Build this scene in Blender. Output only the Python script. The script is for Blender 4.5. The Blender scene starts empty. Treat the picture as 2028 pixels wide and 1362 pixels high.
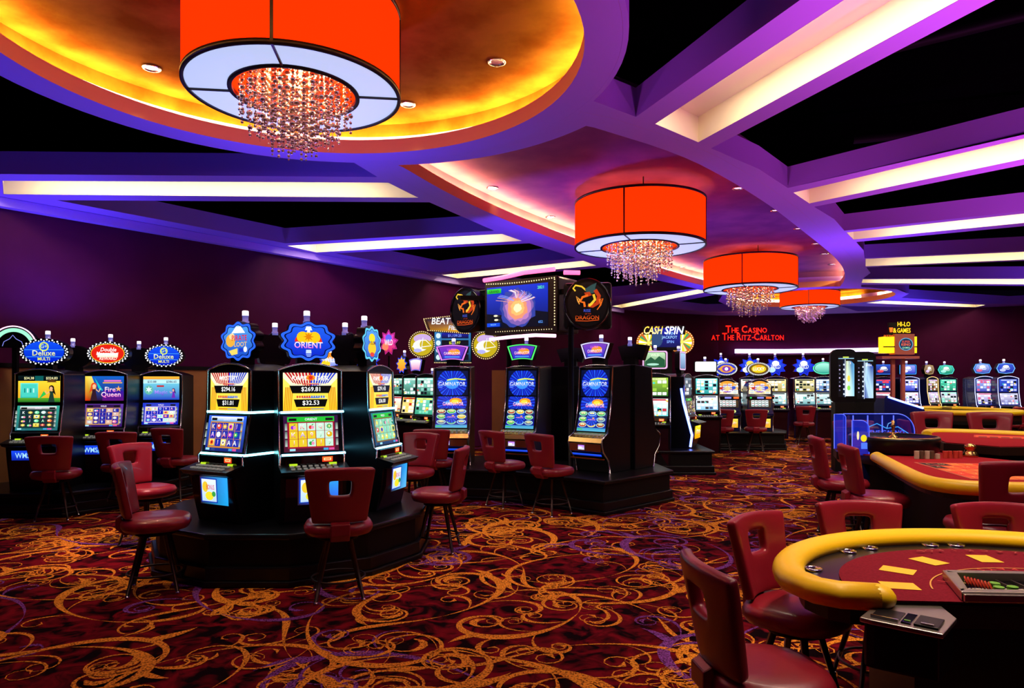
import bpy, math, random
from math import sin, cos, pi, radians as R_, atan2, hypot
from mathutils import Vector, Matrix
random.seed(7)
S = bpy.context.scene
COL = S.collection
F, HY, EYE = 1352.0, 757.0, 1.65          # focal length in px of the 2028 px frame, horizon row, eye height

# ---------------------------------------------------------------- camera, world, exposure, big lights
cam_d = bpy.data.cameras.new('camera'); cam = bpy.data.objects.new('camera', cam_d); COL.objects.link(cam)
cam.location = (0, 0, EYE); cam.rotation_euler = (pi/2, 0, 0)
cam_d.sensor_width = 36; cam_d.lens = 36*F/2028; cam_d.shift_y = (HY-681)/2028; cam_d.clip_start = .05; cam_d.clip_end = 200
S.camera = cam
W = bpy.data.worlds.new('world'); S.world = W; W.use_nodes = True
W.node_tree.nodes['Background'].inputs[0].default_value = (.02, .01, .05, 1)
W.node_tree.nodes['Background'].inputs[1].default_value = .05
S.view_settings.view_transform = 'Standard'; S.view_settings.look = 'None'
S.view_settings.exposure = 0.0; S.view_settings.gamma = 1.0; S.view_settings.use_curve_mapping = False
S.cycles.max_bounces = 6; S.cycles.use_denoising = True; S.cycles.sample_clamp_indirect = 4.0
S.cycles.caustics_reflective = False; S.cycles.caustics_refractive = False

def spot(name, loc, energy, col, up=True, angle=150, rot=None, size=.1, blend=1.0):
    d = bpy.data.lights.new(name, 'SPOT'); d.energy = energy; d.color = col; d.spot_size = R_(angle); d.spot_blend = blend
    d.shadow_soft_size = size
    o = bpy.data.objects.new(name, d); o.location = loc
    o.rotation_euler = rot if rot else ((pi, 0, 0) if up else (0, 0, 0)); COL.objects.link(o); return o
def point(name, loc, energy, col, size=.05):
    d = bpy.data.lights.new(name, 'POINT'); d.energy = energy; d.color = col; d.shadow_soft_size = size
    o = bpy.data.objects.new(name, d); o.location = loc; COL.objects.link(o); return o
# coloured wash of the room: added uplights without fixtures, floating over machines and tables
BLUE, VIO, MAG = (.15, .09, 1.0), (.36, .10, 1.0), (.85, .13, .75)
for n, (x, y, z, e, c) in enumerate([(-2.15, 6.75, 2.45, 110, BLUE), (-6.2, 9.4, 2.3, 120, BLUE), (.9, 10.7, 2.4, 120, BLUE),
        (-2.6, 12.6, 2.3, 110, BLUE), (3.2, 12.9, 2.4, 90, VIO), (5.7, 17.6, 2.3, 150, BLUE), (8.2, 19.6, 2.3, 120, VIO),
        (12.4, 20.3, 2.3, 170, BLUE), (6.4, 12.4, 2.4, 120, VIO), (5.0, 7.6, 2.2, 90, MAG), (2.6, 4.2, 2.2, 110, MAG),
        (7.5, 8.0, 2.2, 260, MAG), (4.6, 3.6, 2.2, 260, MAG), (14.0, 15.0, 2.2, 200, VIO), (-5.5, 4.5, 2.2, 90, BLUE), (1.6, 23.0, 2.0, 60, VIO)]):
    spot('added_uplight', (x, y, z), e*1.55, c, True, 165)

# ---------------------------------------------------------------- materials
def lin(c):
    c = c/255.0
    return c/12.92 if c <= .04045 else ((c+.055)/1.055)**2.4
def rgb(*c):
    if len(c) == 1:
        if isinstance(c[0], str):
            h = c[0]; c = (int(h[0:2], 16), int(h[2:4], 16), int(h[4:6], 16))
        else: c = c[0]
    return (lin(c[0]), lin(c[1]), lin(c[2]))
def mat(name, col, rough=.5, metal=0.0, emit=None, es=0.0, coat=0.0, noise=None, bump=0.0, nscale=20, alpha=1.0, trans=0.0, spec=.5):
    m = bpy.data.materials.new(name); m.use_nodes = True; nt = m.node_tree; b = nt.nodes['Principled BSDF']
    b.inputs['Base Color'].default_value = (*col, 1); b.inputs['Roughness'].default_value = rough
    b.inputs['Metallic'].default_value = metal; b.inputs['Coat Weight'].default_value = coat
    b.inputs['Specular IOR Level'].default_value = spec
    if emit: b.inputs['Emission Color'].default_value = (*emit, 1); b.inputs['Emission Strength'].default_value = es
    if trans: b.inputs['Transmission Weight'].default_value = trans
    if noise or bump:
        tc = nt.nodes.new('ShaderNodeTexCoord'); nz = nt.nodes.new('ShaderNodeTexNoise')
        nz.inputs['Scale'].default_value = nscale; nz.inputs['Detail'].default_value = 6
        nt.links.new(tc.outputs['Object'], nz.inputs['Vector'])
        if noise:
            cr = nt.nodes.new('ShaderNodeValToRGB'); cr.color_ramp.elements[0].position = .35; cr.color_ramp.elements[1].position = .65
            cr.color_ramp.elements[0].color = (*noise, 1); cr.color_ramp.elements[1].color = (*col, 1)
            nt.links.new(nz.outputs[0], cr.inputs[0]); nt.links.new(cr.outputs[0], b.inputs['Base Color'])
        if bump:
            bp = nt.nodes.new('ShaderNodeBump'); bp.inputs['Strength'].default_value = bump; bp.inputs['Distance'].default_value = .01
            nt.links.new(nz.outputs[0], bp.inputs['Height']); nt.links.new(bp.outputs[0], b.inputs['Normal'])
    return m
def attr_mat(name, strength, base=False, rough=.25):
    m = bpy.data.materials.new(name); m.use_nodes = True; nt = m.node_tree; b = nt.nodes['Principled BSDF']
    a = nt.nodes.new('ShaderNodeAttribute'); a.attribute_name = 'Col'
    b.inputs['Roughness'].default_value = rough
    if base: nt.links.new(a.outputs['Color'], b.inputs['Base Color'])
    else:
        b.inputs['Base Color'].default_value = (.01, .01, .01, 1)
        nt.links.new(a.outputs['Color'], b.inputs['Emission Color']); b.inputs['Emission Strength'].default_value = strength
        m.cycles.emission_sampling = 'NONE' if strength < 3 else 'AUTO'
    return m
M = {}
M['soffit'] = mat('soffit_paint', (.46, .30, .86), .6, bump=.05, nscale=6)
M['plaster'] = mat('bronze_plaster', (.24, .095, .012), .9, spec=0, noise=(.13, .040, .004), nscale=2.2, bump=.25)
M['plaster2'] = mat('plum_plaster', (.25, .10, .21), .9, spec=0, noise=(.19, .07, .18), nscale=2.2, bump=.25)
M['lip'] = mat('warm_lit_lip', (.75, .36, .12), .5)  # tan lip, with the pendants' warm light put into its colour
M['cream'] = mat('cream_paint', (.88, .80, .60), .6)
M['plenum'] = mat('black_plenum', (.0008, .0008, .001), .9, spec=0)
M['wall'] = mat('plum_wall', (.070, .003, .045), .6, spec=.08, noise=(.056, .002, .036), nscale=1.5)
M['wainscot'] = mat('tan_panel', (.42, .17, .055), .5, noise=(.36, .14, .045), nscale=3)
M['black'] = mat('black_plastic', (.004, .004, .006), .3, spec=.3)
M['blackmat'] = mat('black_matte', (.003, .0025, .003), .5, spec=.2)
M['wood'] = mat('dark_brown_laminate', (.025, .010, .006), .35, spec=.3)
M['chrome'] = mat('chrome', (.75, .75, .80), .16, 1.0)
M['steel'] = mat('brushed_steel', (.55, .52, .46), .3, 1.0)
M['gold'] = mat('gold_trim', (.75, .45, .15), .25, 1.0)
M['leather'] = mat('red_leather', (.27, .010, .026), .33, coat=.15, bump=.06, nscale=60)
M['leg'] = mat('bronze_leg', (.035, .018, .016), .3, .6)
M['felt'] = mat('maroon_felt', (.17, .008, .022), .95, noise=(.13, .005, .016), nscale=90, spec=.1)
M['redfelt'] = mat('red_felt', (.34, .012, .022), .95, noise=(.28, .008, .016), nscale=90, spec=.1)
M['yellow'] = mat('yellow_vinyl', (.92, .60, .003), .38, bump=.03, nscale=30)
M['bead'] = mat('crystal_bead', (.95, .86, .66), .12, .75)
M['wire'] = mat('dark_band', (.02, .008, .006), .4, .3)
M['diffuser'] = mat('white_diffuser', (.6, .65, .75), .5, emit=(.52, .62, .95), es=.95)
M['screen'] = attr_mat('screen_glow', 1.15)
M['print'] = attr_mat('printed_colour', 0, True, .7)
M['cove'] = mat('cove_strip', (1, 1, 1), .5, emit=(1.0, .68, .15), es=150)
M['trough'] = mat('trough_strip', (1, 1, 1), .5, emit=(1.0, .86, .58), es=17)
M['dlglow'] = mat('downlight_glow', (.8, .7, .8), .3, emit=(1, .7, .75), es=1.2)
M['ledge'] = mat('ledge_glow', (1, 1, 1), .5, emit=(.75, .62, 1.0), es=3)
M['bright'] = attr_mat('bright_letters', 2.2)
M['led_bl'] = mat('pale_blue_led', (1, 1, 1), .3, emit=(.35, .45, 1.0), es=1.8)
M['blackglass'] = mat('smoked_glass', (.004, .004, .006), .06, coat=1)

# ---------------------------------------------------------------- mesh helpers
class MB:
    def __init__(s): s.v = []; s.f = []; s.m = []; s.sm = []
    def add(s, vs, fs, m=0, smooth=False):
        b = len(s.v); s.v += [tuple(v) for v in vs]
        for f in fs: s.f.append([i+b for i in f]); s.m.append(m); s.sm.append(smooth)
        return s
    def box(s, c, d, m=0, rz=0.0):
        x, y, z = c; a, b, h = d[0]/2, d[1]/2, d[2]/2; vs = []
        for k in (-h, h):
            for i, j in ((-a, -b), (a, -b), (a, b), (-a, b)):
                vs.append((x+i*cos(rz)-j*sin(rz), y+i*sin(rz)+j*cos(rz), z+k))
        return s.add(vs, [(0, 3, 2, 1), (4, 5, 6, 7), (0, 1, 5, 4), (1, 2, 6, 5), (2, 3, 7, 6), (3, 0, 4, 7)], m)
    def prism(s, prof, axis, a, b, m=0, smooth=False):
        # prof: closed 2D outline; axis x -> (y,z), axis y -> (x,z), axis z -> (x,y)
        n = len(prof); mk = {'x': lambda p, t: (t, p[0], p[1]), 'y': lambda p, t: (p[0], t, p[1]), 'z': lambda p, t: (p[0], p[1], t)}[axis]
        area = sum(prof[i][0]*prof[(i+1) % n][1]-prof[(i+1) % n][0]*prof[i][1] for i in range(n))
        if axis == 'y': area = -area
        if area < 0: prof = prof[::-1]
        vs = [mk(p, a) for p in prof]+[mk(p, b) for p in prof]
        base = len(s.v)
        s.add(vs, [tuple(range(n-1, -1, -1)), tuple(range(n, 2*n))], m)
        for i in range(n):
            j = (i+1) % n; s.f.append([base+i, base+j, base+n+j, base+n+i]); s.m.append(m); s.sm.append(smooth)
        return s
    def lathe(s, prof, c=(0, 0, 0), n=24, m=0, smooth=True, cap=True):
        vs = []; k = len(prof)
        for i in range(n):
            a = 2*pi*i/n
            for r, z in prof: vs.append((c[0]+r*cos(a), c[1]+r*sin(a), c[2]+z))
        fs = []
        for i in range(n):
            j = (i+1) % n
            for q in range(k-1): fs.append((i*k+q, j*k+q, j*k+q+1, i*k+q+1))
        s.add(vs, fs, m, smooth)
        if cap:
            b = len(s.v)-n*k
            if prof[0][0] > 1e-4: s.f.append([b+i*k for i in range(n)][::-1]); s.m.append(m); s.sm.append(False)
            if prof[-1][0] > 1e-4: s.f.append([b+i*k+k-1 for i in range(n)]); s.m.append(m); s.sm.append(False)
        return s
    def tube(s, pts, r, n=8, m=0, closed=False, r2=None, prof=None):
        P = [Vector(p) for p in pts]; N = len(P); rings = []
        for i, p in enumerate(P):
            if closed: t = P[(i+1) % N]-P[i-1]
            else: t = P[min(i+1, N-1)]-P[max(i-1, 0)]
            t.normalize(); up = Vector((0, 0, 1)) if abs(t.z) < .95 else Vector((0, 1, 0))
            a = t.cross(up).normalized(); b = a.cross(t).normalized()
            rr = r if r2 is None else r+(r2-r)*i/max(N-1, 1)
            if prof: rings.append([p+a*u+b*w for u, w in prof])
            else: rings.append([p+a*rr*cos(2*pi*k/n)+b*rr*sin(2*pi*k/n) for k in range(n)])
        n = len(rings[0]); vs = [q for g in rings for q in g]; fs = []
        for i in range(N if closed else N-1):
            j = (i+1) % N
            for k in range(n): l = (k+1) % n; fs.append((i*n+k, i*n+l, j*n+l, j*n+k))
        s.add(vs, fs, m, True)
        if not closed:
            b = len(s.v)-N*n; s.f.append([b+k for k in range(n)]); s.m.append(m); s.sm.append(False)
            s.f.append([b+(N-1)*n+k for k in range(n)][::-1]); s.m.append(m); s.sm.append(False)
        return s
    def ball(s, c, r, seg=8, rings=6, m=0, sc=(1, 1, 1)):
        vs = [(c[0], c[1], c[2]-r*sc[2])]; 
        for i in range(1, rings):
            a = -pi/2+pi*i/rings
            for k in range(seg): vs.append((c[0]+r*cos(a)*cos(2*pi*k/seg)*sc[0], c[1]+r*cos(a)*sin(2*pi*k/seg)*sc[1], c[2]+r*sin(a)*sc[2]))
        vs.append((c[0], c[1], c[2]+r*sc[2])); fs = []
        for k in range(seg):
            l = (k+1) % seg; fs.append((0, 1+l, 1+k)); fs.append((len(vs)-1, len(vs)-1-seg+k, len(vs)-1-seg+l))
            for i in range(rings-2): a = 1+i*seg; fs.append((a+k, a+l, a+seg+l, a+seg+k))
        return s.add(vs, fs, m, True)
    def mesh(s, name, mats):
        me = bpy.data.meshes.new(name); me.from_pydata(s.v, [], s.f)
        for x in (mats if isinstance(mats, (list, tuple)) else [mats]): me.materials.append(M[x] if isinstance(x, str) else x)
        me.polygons.foreach_set('material_index', s.m); me.polygons.foreach_set('use_smooth', s.sm); me.update(); return me
    def build(s, name, mats, parent=None, bevel=0.0, **k):
        o = obj(name, s.mesh(name, mats), parent)
        if bevel:
            b = o.modifiers.new('b', 'BEVEL'); b.width = bevel; b.segments = 2; b.limit_method = 'ANGLE'; b.angle_limit = R_(35)
        if k: tag(o, **k)
        return o
def obj(name, me, parent=None):
    o = bpy.data.objects.new(name, me); COL.objects.link(o)
    if parent: o.parent = parent
    return o
def tag(o, label=None, cat=None, group=None, kind=None):
    if label: o['label'] = label
    if cat: o['category'] = cat
    if group: o['group'] = group
    if kind: o['kind'] = kind
    return o
def thing(name, label, cat, loc=(0, 0, 0), rz=0.0, group=None, scale=1.0):
    o = bpy.data.objects.new(name, None); COL.objects.link(o); o.empty_display_size = .1
    o.location = loc; o.rotation_euler = (0, 0, rz); o.scale = (scale,)*3
    return tag(o, label, cat, group)
def bake(o):
    bpy.context.view_layer.update()
    dg = bpy.context.evaluated_depsgraph_get(); me = bpy.data.meshes.new_from_object(o.evaluated_get(dg), depsgraph=dg)
    o.modifiers.clear(); o.data = me; return o
KIDS = {}
def kids(o): return [c for c in bpy.data.objects if c.parent == o]
def record(o):
    KIDS[o.name] = [(c, record(c)) for c in kids(o)]; return KIDS[o.name]
def dup(o, loc, rz, label=None, group=None, scale=None, tree=None):
    r = o.copy(); COL.objects.link(r); r.location = loc; r.rotation_euler = (0, 0, rz)
    if label: r['label'] = label
    if group: r['group'] = group
    if scale: r.scale = (scale,)*3
    def rec(src, dst):
        for c, sub in src:
            q = c.copy(); COL.objects.link(q); q.parent = dst; rec(sub, q)
    rec(tree if tree is not None else KIDS[o.name], r); return r
def struct(name, b, mats, **k):
    o = b.build(name, mats) if isinstance(b, MB) else obj(name, b); o['kind'] = 'structure'; return o

# ---------------------------------------------------------------- flat artwork made of coloured faces (screens, signs, prints)
_TX = {}
def glyphs(t, bold=.012):
    if t in _TX: return _TX[t]
    c = bpy.data.curves.new('t', 'FONT'); c.body = t; c.resolution_u = 2; c.offset = bold; c.align_x = 'CENTER'
    o = bpy.data.objects.new('t', c); me = bpy.data.meshes.new_from_object(o)
    vs = [(v.co.x, v.co.y) for v in me.vertices]; fs = [tuple(p.vertices) for p in me.polygons]
    bpy.data.objects.remove(o); bpy.data.curves.remove(c); bpy.data.meshes.remove(me)
    xs = [v[0] for v in vs] or [0, 1]; ys = [v[1] for v in vs] or [0, 1]
    x0, x1, y0, y1 = min(xs), max(xs), min(ys), max(ys)
    vs = [((x-(x0+x1)/2)/(y1-y0+1e-9), (y-(y0+y1)/2)/(y1-y0+1e-9)) for x, y in vs]
    _TX[t] = (vs, fs, (x1-x0)/(y1-y0+1e-9)); return _TX[t]
def C(h): return rgb(h) if isinstance(h, str) else h
class Art:
    def __init__(s, w, h): s.w, s.h = w, h; s.p = []; s.L = 0; s.X = s.Y = 0.0; s.kx = s.ky = 1.0
    def poly(s, pts, col, up=True, cols=None):
        if up: s.L += 1
        s.p.append(([(s.X+x*s.kx, s.Y+y*s.ky) for x, y in pts], [tuple(range(len(pts)))], cols if cols else [C(col)]*len(pts), s.L))
    def rect(s, x0, y0, x1, y1, col, col2=None, up=True):
        a = C(col); b = C(col2) if col2 else a
        s.poly([(x0, y0), (x1, y0), (x1, y1), (x0, y1)], col, up, [a, a, b, b])
    def ell(s, cx, cy, rx, ry, col, n=20, up=True, a0=0, a1=2*pi):
        full = abs(a1-a0-2*pi) < 1e-6
        pts = [(cx+rx*cos(a0+(a1-a0)*i/(n if full else n-1)), cy+ry*sin(a0+(a1-a0)*i/(n if full else n-1))) for i in range(n)]
        if not full: pts.append((cx, cy))
        s.poly(pts, col, up)
    def ring(s, cx, cy, rx, ry, t, col, n=28, a0=0, a1=2*pi):
        s.L += 1; vs = []
        for i in range(n+1):
            a = a0+(a1-a0)*i/n; vs += [(cx+rx*cos(a), cy+ry*sin(a)), (cx+(rx-t)*cos(a), cy+(ry-t)*sin(a))]
        s.p.append(([(s.X+x*s.kx, s.Y+y*s.ky) for x, y in vs], [(2*i+1, 2*i, 2*i+2, 2*i+3) for i in range(n)], [C(col)]*len(vs), s.L))
    def path(s, pts, t, col, closed=False):
        s.L += 1; n = len(pts); vs = []; fs = []
        for i in range(n):
            p, q = (pts[i-1], pts[(i+1) % n]) if closed else (pts[max(i-1, 0)], pts[min(i+1, n-1)])
            dx, dy = q[0]-p[0], q[1]-p[1]; l = hypot(dx, dy) or 1
            nx, ny = -dy/l*t/2, dx/l*t/2; vs += [(pts[i][0]-nx, pts[i][1]-ny), (pts[i][0]+nx, pts[i][1]+ny)]
        for i in range(n if closed else n-1): j = (i+1) % n; fs.append((2*i, 2*j, 2*j+1, 2*i+1))
        s.p.append(([(s.X+x*s.kx, s.Y+y*s.ky) for x, y in vs], fs, [C(col)]*len(vs), s.L))
    def text(s, t, cx, cy, h, col, maxw=None, skew=0.0, rot=0.0, col2=None):
        vs, fs, asp = glyphs(t); s.L += 1; k = h; kx = h
        if maxw and asp*h > maxw: kx = maxw/asp
        a = C(col); b = C(col2) if col2 else a
        P = [(x*kx+skew*y*k, y*k) for x, y in vs]
        P = [(cx+x*cos(rot)-y*sin(rot), cy+x*sin(rot)+y*cos(rot)) for x, y in P]
        cl = [tuple(a[i]+(b[i]-a[i])*(y+.5) for i in range(3)) for x, y in vs]
        s.p.append(([(s.X+x*s.kx, s.Y+y*s.ky) for x, y in P], fs, cl, s.L))
    def star(s, cx, cy, r, r2, n, col, a0=pi/2, sq=1.0):
        s.poly([(cx+(r if i % 2 == 0 else r2)*cos(a0+pi*i/n), cy+sq*(r if i % 2 == 0 else r2)*sin(a0+pi*i/n)) for i in range(2*n)], col)
    def dots(s, pts, r, col):
        s.L += 1
        for x, y in pts: s.ell(x, y, r, r, col, 6, False)
    def rays(s, cx, cy, r, n, cols, a0=0, a1=2*pi, r0=0):
        s.L += 1
        for i in range(n):
            a, b = a0+(a1-a0)*i/n, a0+(a1-a0)*(i+1)/n
            pts = [(cx+r*cos(a), cy+r*sin(a)), (cx+r*cos(b), cy+r*sin(b)), (cx+r0*cos(b), cy+r0*sin(b)), (cx+r0*cos(a), cy+r0*sin(a))]
            if r0 == 0: pts = pts[:3]
            s.poly(pts, cols[i % len(cols)], False)
    def clip(s):
        # keep flat art inside its panel
        for pts, fs, cl, L in s.p:
            for i, (x, y) in enumerate(pts): pts[i] = (min(max(x, 0), s.w), min(max(y, 0), s.h))
        return s
    def build(s, name, parent, o=(0, 0, 0), tilt=0.0, material='screen', step=.0007, body=None, u=None, v=None):
        # o is the middle of the lower edge; the panel faces -Y, tilt leans its top back
        vs = []; fs = []; cs = []
        u = Vector(u or (1, 0, 0)); v = Vector(v or (0, sin(tilt), cos(tilt))); n = u.cross(v).normalized(); O = Vector(o)
        mi = []
        for pts, ff, cl, L in s.p:
            b = len(vs)
            vs += [tuple(O+u*(x-s.w/2)+v*y+n*(step*L+.001)) for x, y in pts]; cs += cl
            fs += [tuple(i+b for i in f) for f in ff]; mi += [0]*len(ff)
        if body:
            b = len(vs); t = body
            q = [(-.0, -.0), (s.w, 0), (s.w, s.h), (0, s.h)]
            vs += [tuple(O+u*(x-s.w/2)+v*y) for x, y in q]+[tuple(O+u*(x-s.w/2)+v*y-n*t) for x, y in q]
            cs += [(0, 0, 0)]*8
            fs += [tuple(b+i for i in f) for f in ((0, 1, 2, 3), (7, 6, 5, 4), (0, 4, 5, 1), (1, 5, 6, 2), (2, 6, 7, 3), (3, 7, 4, 0))]; mi += [1]*6
        me = bpy.data.meshes.new(name); me.from_pydata(vs, [], fs); me.materials.append(M[material])
        if body: me.materials.append(M['black'])
        me.polygons.foreach_set('material_index', mi)
        at = me.color_attributes.new('Col', 'FLOAT_COLOR', 'POINT')
        at.data.foreach_set('color', [q for c in cs for q in (*c, 1.0)]); me.update()
        return obj(name, me, parent)
# ---------------------------------------------------------------- the room: floor, walls, ceiling
def floor():
    b = MB(); b.add([(-20, -3, 0), (26, -3, 0), (26, 30, 0), (-20, 30, 0)], [(0, 1, 2, 3)], 0)
    rnd = random.Random(11)
    lay = [0]
    def ribbon(x, y, hd, L, k0, k1, w, m, e=3.0, bulb=1.6):
        n = max(12, int(L/.045)); ds = L/n; pts = []; hs = []
        for i in range(n+1):
            t = i/n; pts.append((x, y)); hs.append(hd)
            k = k0+(k1-k0)*t**e
            hd += k*ds; x += cos(hd)*ds; y += sin(hd)*ds
        lay[0] = (lay[0]+1) % 40; z = .0012+lay[0]*.00009
        vs = []
        for i, (p, h) in enumerate(zip(pts, hs)):
            t = i/n; ww = w*(.22+.95*math.exp(-((t-.38)/.17)**2)+.25*sin(pi*t))
            if t > .9: ww += w*bulb*sin(pi*(t-.9)/.1)*.55
            ww *= min(1, t*14+.1)
            vs += [(p[0]-sin(h)*ww/2, p[1]+cos(h)*ww/2, z), (p[0]+sin(h)*ww/2, p[1]-cos(h)*ww/2, z)]
        b.add(vs, [(2*i, 2*i+1, 2*i+3, 2*i+2) for i in range(n)], m)
        return pts, hs
    def leaf(x, y, hd, L, w, m):
        vs = []; n = 8; lay[0] = (lay[0]+1) % 40; z = .0012+lay[0]*.00009
        for i in range(n+1):
            t = i/n; ww = w*sin(pi*t**.7)+.001; px, py = x+cos(hd+.5*t)*L*t, y+sin(hd+.5*t)*L*t
            vs += [(px-sin(hd)*ww/2, py+cos(hd)*ww/2, z), (px+sin(hd)*ww/2, py-cos(hd)*ww/2, z)]
        b.add(vs, [(2*i, 2*i+1, 2*i+3, 2*i+2) for i in range(n)], m)
    y = 2.2; row = 0
    while y < 25:
        step = .76 if y < 9 else .92
        x = -1.0*y*.78-.6+(row % 2)*.3
        while x < y*.8+.8 and x < 17:
            if not (x < -7.5+.757*(y-9.5)):
                cx, cy = x+rnd.uniform(-.2, .2), y+rnd.uniform(-.2, .2)
                m = 2 if rnd.random() < .17 else 1; sg = rnd.choice((-1, 1)); s = rnd.uniform(.75, 1.35)
                w = rnd.uniform(.030, .055)*(1.1 if m == 1 else 1.2); h = rnd.uniform(0, 2*pi)
                pts, hs = ribbon(cx, cy, h, 2.3*s, sg*.9/s, sg*13/s, w, m, 2.2)
                ribbon(cx, cy, h+pi, 1.2*s, -sg*1.2/s, sg*-16/s if rnd.random() < .5 else sg*16/s, w*.7, m, 2.0)
                for q in range(6):
                    i = int(len(pts)*rnd.uniform(.1, .6)); sg2 = -sg if q % 2 == 0 else sg
                    mm = m if rnd.random() < .86 else 1
                    ribbon(pts[i][0], pts[i][1], hs[i]+sg2*.5, rnd.uniform(.45, 1.15)*s, sg2*1.8/s, sg2*26/s, w*(.5 if q < 3 else .3), mm, 1.6, 2.4)
                i = int(len(pts)*.45); leaf(pts[i][0], pts[i][1], hs[i]-sg*.5, .26*s, .07*s, m)
            x += step
        y += step*.82; row += 1
    me = b.mesh('floor', ['carpet', 'carpet_o', 'carpet_p'])
    return struct('floor', me, None)
def carpet_mat(name, c1, c2, sc, lo, hi, fine=None):
    m = bpy.data.materials.new(name); m.use_nodes = True; nt = m.node_tree; p = nt.nodes['Principled BSDF']; p.inputs['Roughness'].default_value = 1
    p.inputs['Specular IOR Level'].default_value = .05
    tc = nt.nodes.new('ShaderNodeTexCoord'); nz = nt.nodes.new('ShaderNodeTexNoise'); nz.inputs['Scale'].default_value = sc; nz.inputs['Detail'].default_value = 3
    nz.inputs['Distortion'].default_value = 1.2 if sc < 20 else 0
    cr = nt.nodes.new('ShaderNodeValToRGB'); cr.color_ramp.elements[0].position = lo; cr.color_ramp.elements[1].position = hi
    cr.color_ramp.elements[0].color = (*c1, 1); cr.color_ramp.elements[1].color = (*c2, 1)
    nt.links.new(tc.outputs['Object'], nz.inputs[0]); nt.links.new(nz.outputs[0], cr.inputs[0]); nt.links.new(cr.outputs[0], p.inputs['Base Color'])
    M[name] = m
carpet_mat('carpet', (.005, .0005, .002), (.18, .004, .012), 5.5, .40, .64)
carpet_mat('carpet_o', (.16, .030, .006), (.95, .36, .035), 85, .36, .54)
carpet_mat('carpet_p', (.05, .008, .03), (.26, .07, .42), 85, .38, .58)
floor()

# walls
WL = [(-15.0, -.9), (-7.1, 9.5), (3.8, 23.9)]
WB = [(3.8, 23.9), (5.6, 25.1), (7.85, 26.0), (10.2, 25.9), (12.5, 25.2), (17.0, 22.7), (23, 19.4)]
def wall(name, line, h=4.25, t=.2, m='wall', z0=0.0, off=0.0):
    # outward thickness is to the left of the walking direction
    b = MB()
    for (x0, y0), (x1, y1) in zip(line[:-1], line[1:]):
        l = hypot(x1-x0, y1-y0); nx, ny = -(y1-y0)/l, (x1-x0)/l
        q = [(x0+nx*off, y0+ny*off), (x1+nx*off, y1+ny*off), (x1+nx*(off+t), y1+ny*(off+t)), (x0+nx*(off+t), y0+ny*(off+t))]
        b.prism(q, 'z', z0, h, 0)
    return struct(name, b, m)
wall('wall_left', WL); wall('wall_back', WB)
wall('wall_right', [(23, 19.4), (23, -3)])
wall('trim_1', [(-9.6, 6.2), (-7.1, 9.5), (-4.3, 13.2)], 1.86, .07, 'wainscot', 0, -.075)
wall('trim_2', [(-9.6, 6.2), (-7.1, 9.5), (-4.3, 13.2)], 1.92, .10, 'blackmat', 1.862, -.105)
wall('trim_3', [(-15.0, -.9), (-7.1, 9.5), (3.8, 23.9)], 4.195, .14, 'soffit', 4.07, -.145)

def cslab(name, outer, holes, z0, z1, m, bev=0.0):
    c = bpy.data.curves.new(name, 'CURVE'); c.dimensions = '2D'; c.fill_mode = 'BOTH'; c.extrude = (z1-z0)/2
    for pl in [outer]+holes:
        s = c.splines.new('POLY'); s.points.add(len(pl)-1)
        for i, p in enumerate(pl): s.points[i].co = (p[0], p[1], 0, 1)
        s.use_cyclic_u = True
    o = bpy.data.objects.new('t', c); me = bpy.data.meshes.new_from_object(o); bpy.data.objects.remove(o); bpy.data.curves.remove(c)
    me.transform(Matrix.Translation((0, 0, (z0+z1)/2))); me.materials.clear(); me.materials.append(M[m]); me.name = name
    return struct(name, me, None)
def offset(pl, d):
    n = len(pl); a = sum(pl[i][0]*pl[(i+1) % n][1]-pl[(i+1) % n][0]*pl[i][1] for i in range(n)); s = 1 if a > 0 else -1; out = []
    for i in range(n):
        p, q, r = Vector(pl[i-1]), Vector(pl[i]), Vector(pl[(i+1) % n]); e1 = (q-p).normalized(); e2 = (r-q).normalized()
        n1 = Vector((e1.y, -e1.x))*s; n2 = Vector((e2.y, -e2.x))*s; k = n1+n2; k = k/max(k.length_squared/2, .35)
        out.append((q.x+k.x*d, q.y+k.y*d))
    return out
def arc(c, r, a0, a1, n): return [(c[0]+(r if not isinstance(r, tuple) else r[0]+(r[1]-r[0])*i/(n-1))*cos(R_(a0+(a1-a0)*i/(n-1))), c[1]+(r if not isinstance(r, tuple) else r[0]+(r[1]-r[0])*i/(n-1))*sin(R_(a0+(a1-a0)*i/(n-1)))) for i in range(n)]
def smooth(pl, it=2):
    for _ in range(it):
        q = [pl[0]]
        for a, b in zip(pl[:-1], pl[1:]): q += [(a[0]*.75+b[0]*.25, a[1]*.75+b[1]*.25), (a[0]*.25+b[0]*.75, a[1]*.25+b[1]*.75)]
        pl = q+[pl[-1]]
    return pl
C1, C4 = (-1.70, 5.35), (9.10, 20.81); MID = (3.70, 13.08)
mir = lambda p: (2*MID[0]-p[0], 2*MID[1]-p[1])
dome1 = arc(C1, 2.257, 0, 357, 90)
dome4 = arc(C4, 2.257, 0, 357, 90)
near_arc = arc(C1, (2.69, 2.83), 82.3, 30.6, 16)
right = smooth([(.75, 6.78), (1.87, 7.62), (2.72, 8.58), (3.39, 9.42), (3.98, 10.2), (4.77, 11.32), (5.67, 12.59), (6.66, 14.02), (7.55, 15.5), (8.25, 16.9), (8.72, 18.14)])
domeC = near_arc+right[1:]+[mir(p) for p in near_arc[1:]]+[mir(p) for p in right[1:-1]]
Z0, Z1 = 4.20, 4.48
outerC = arc(C1, 2.58, 0, 357, 60)
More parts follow.
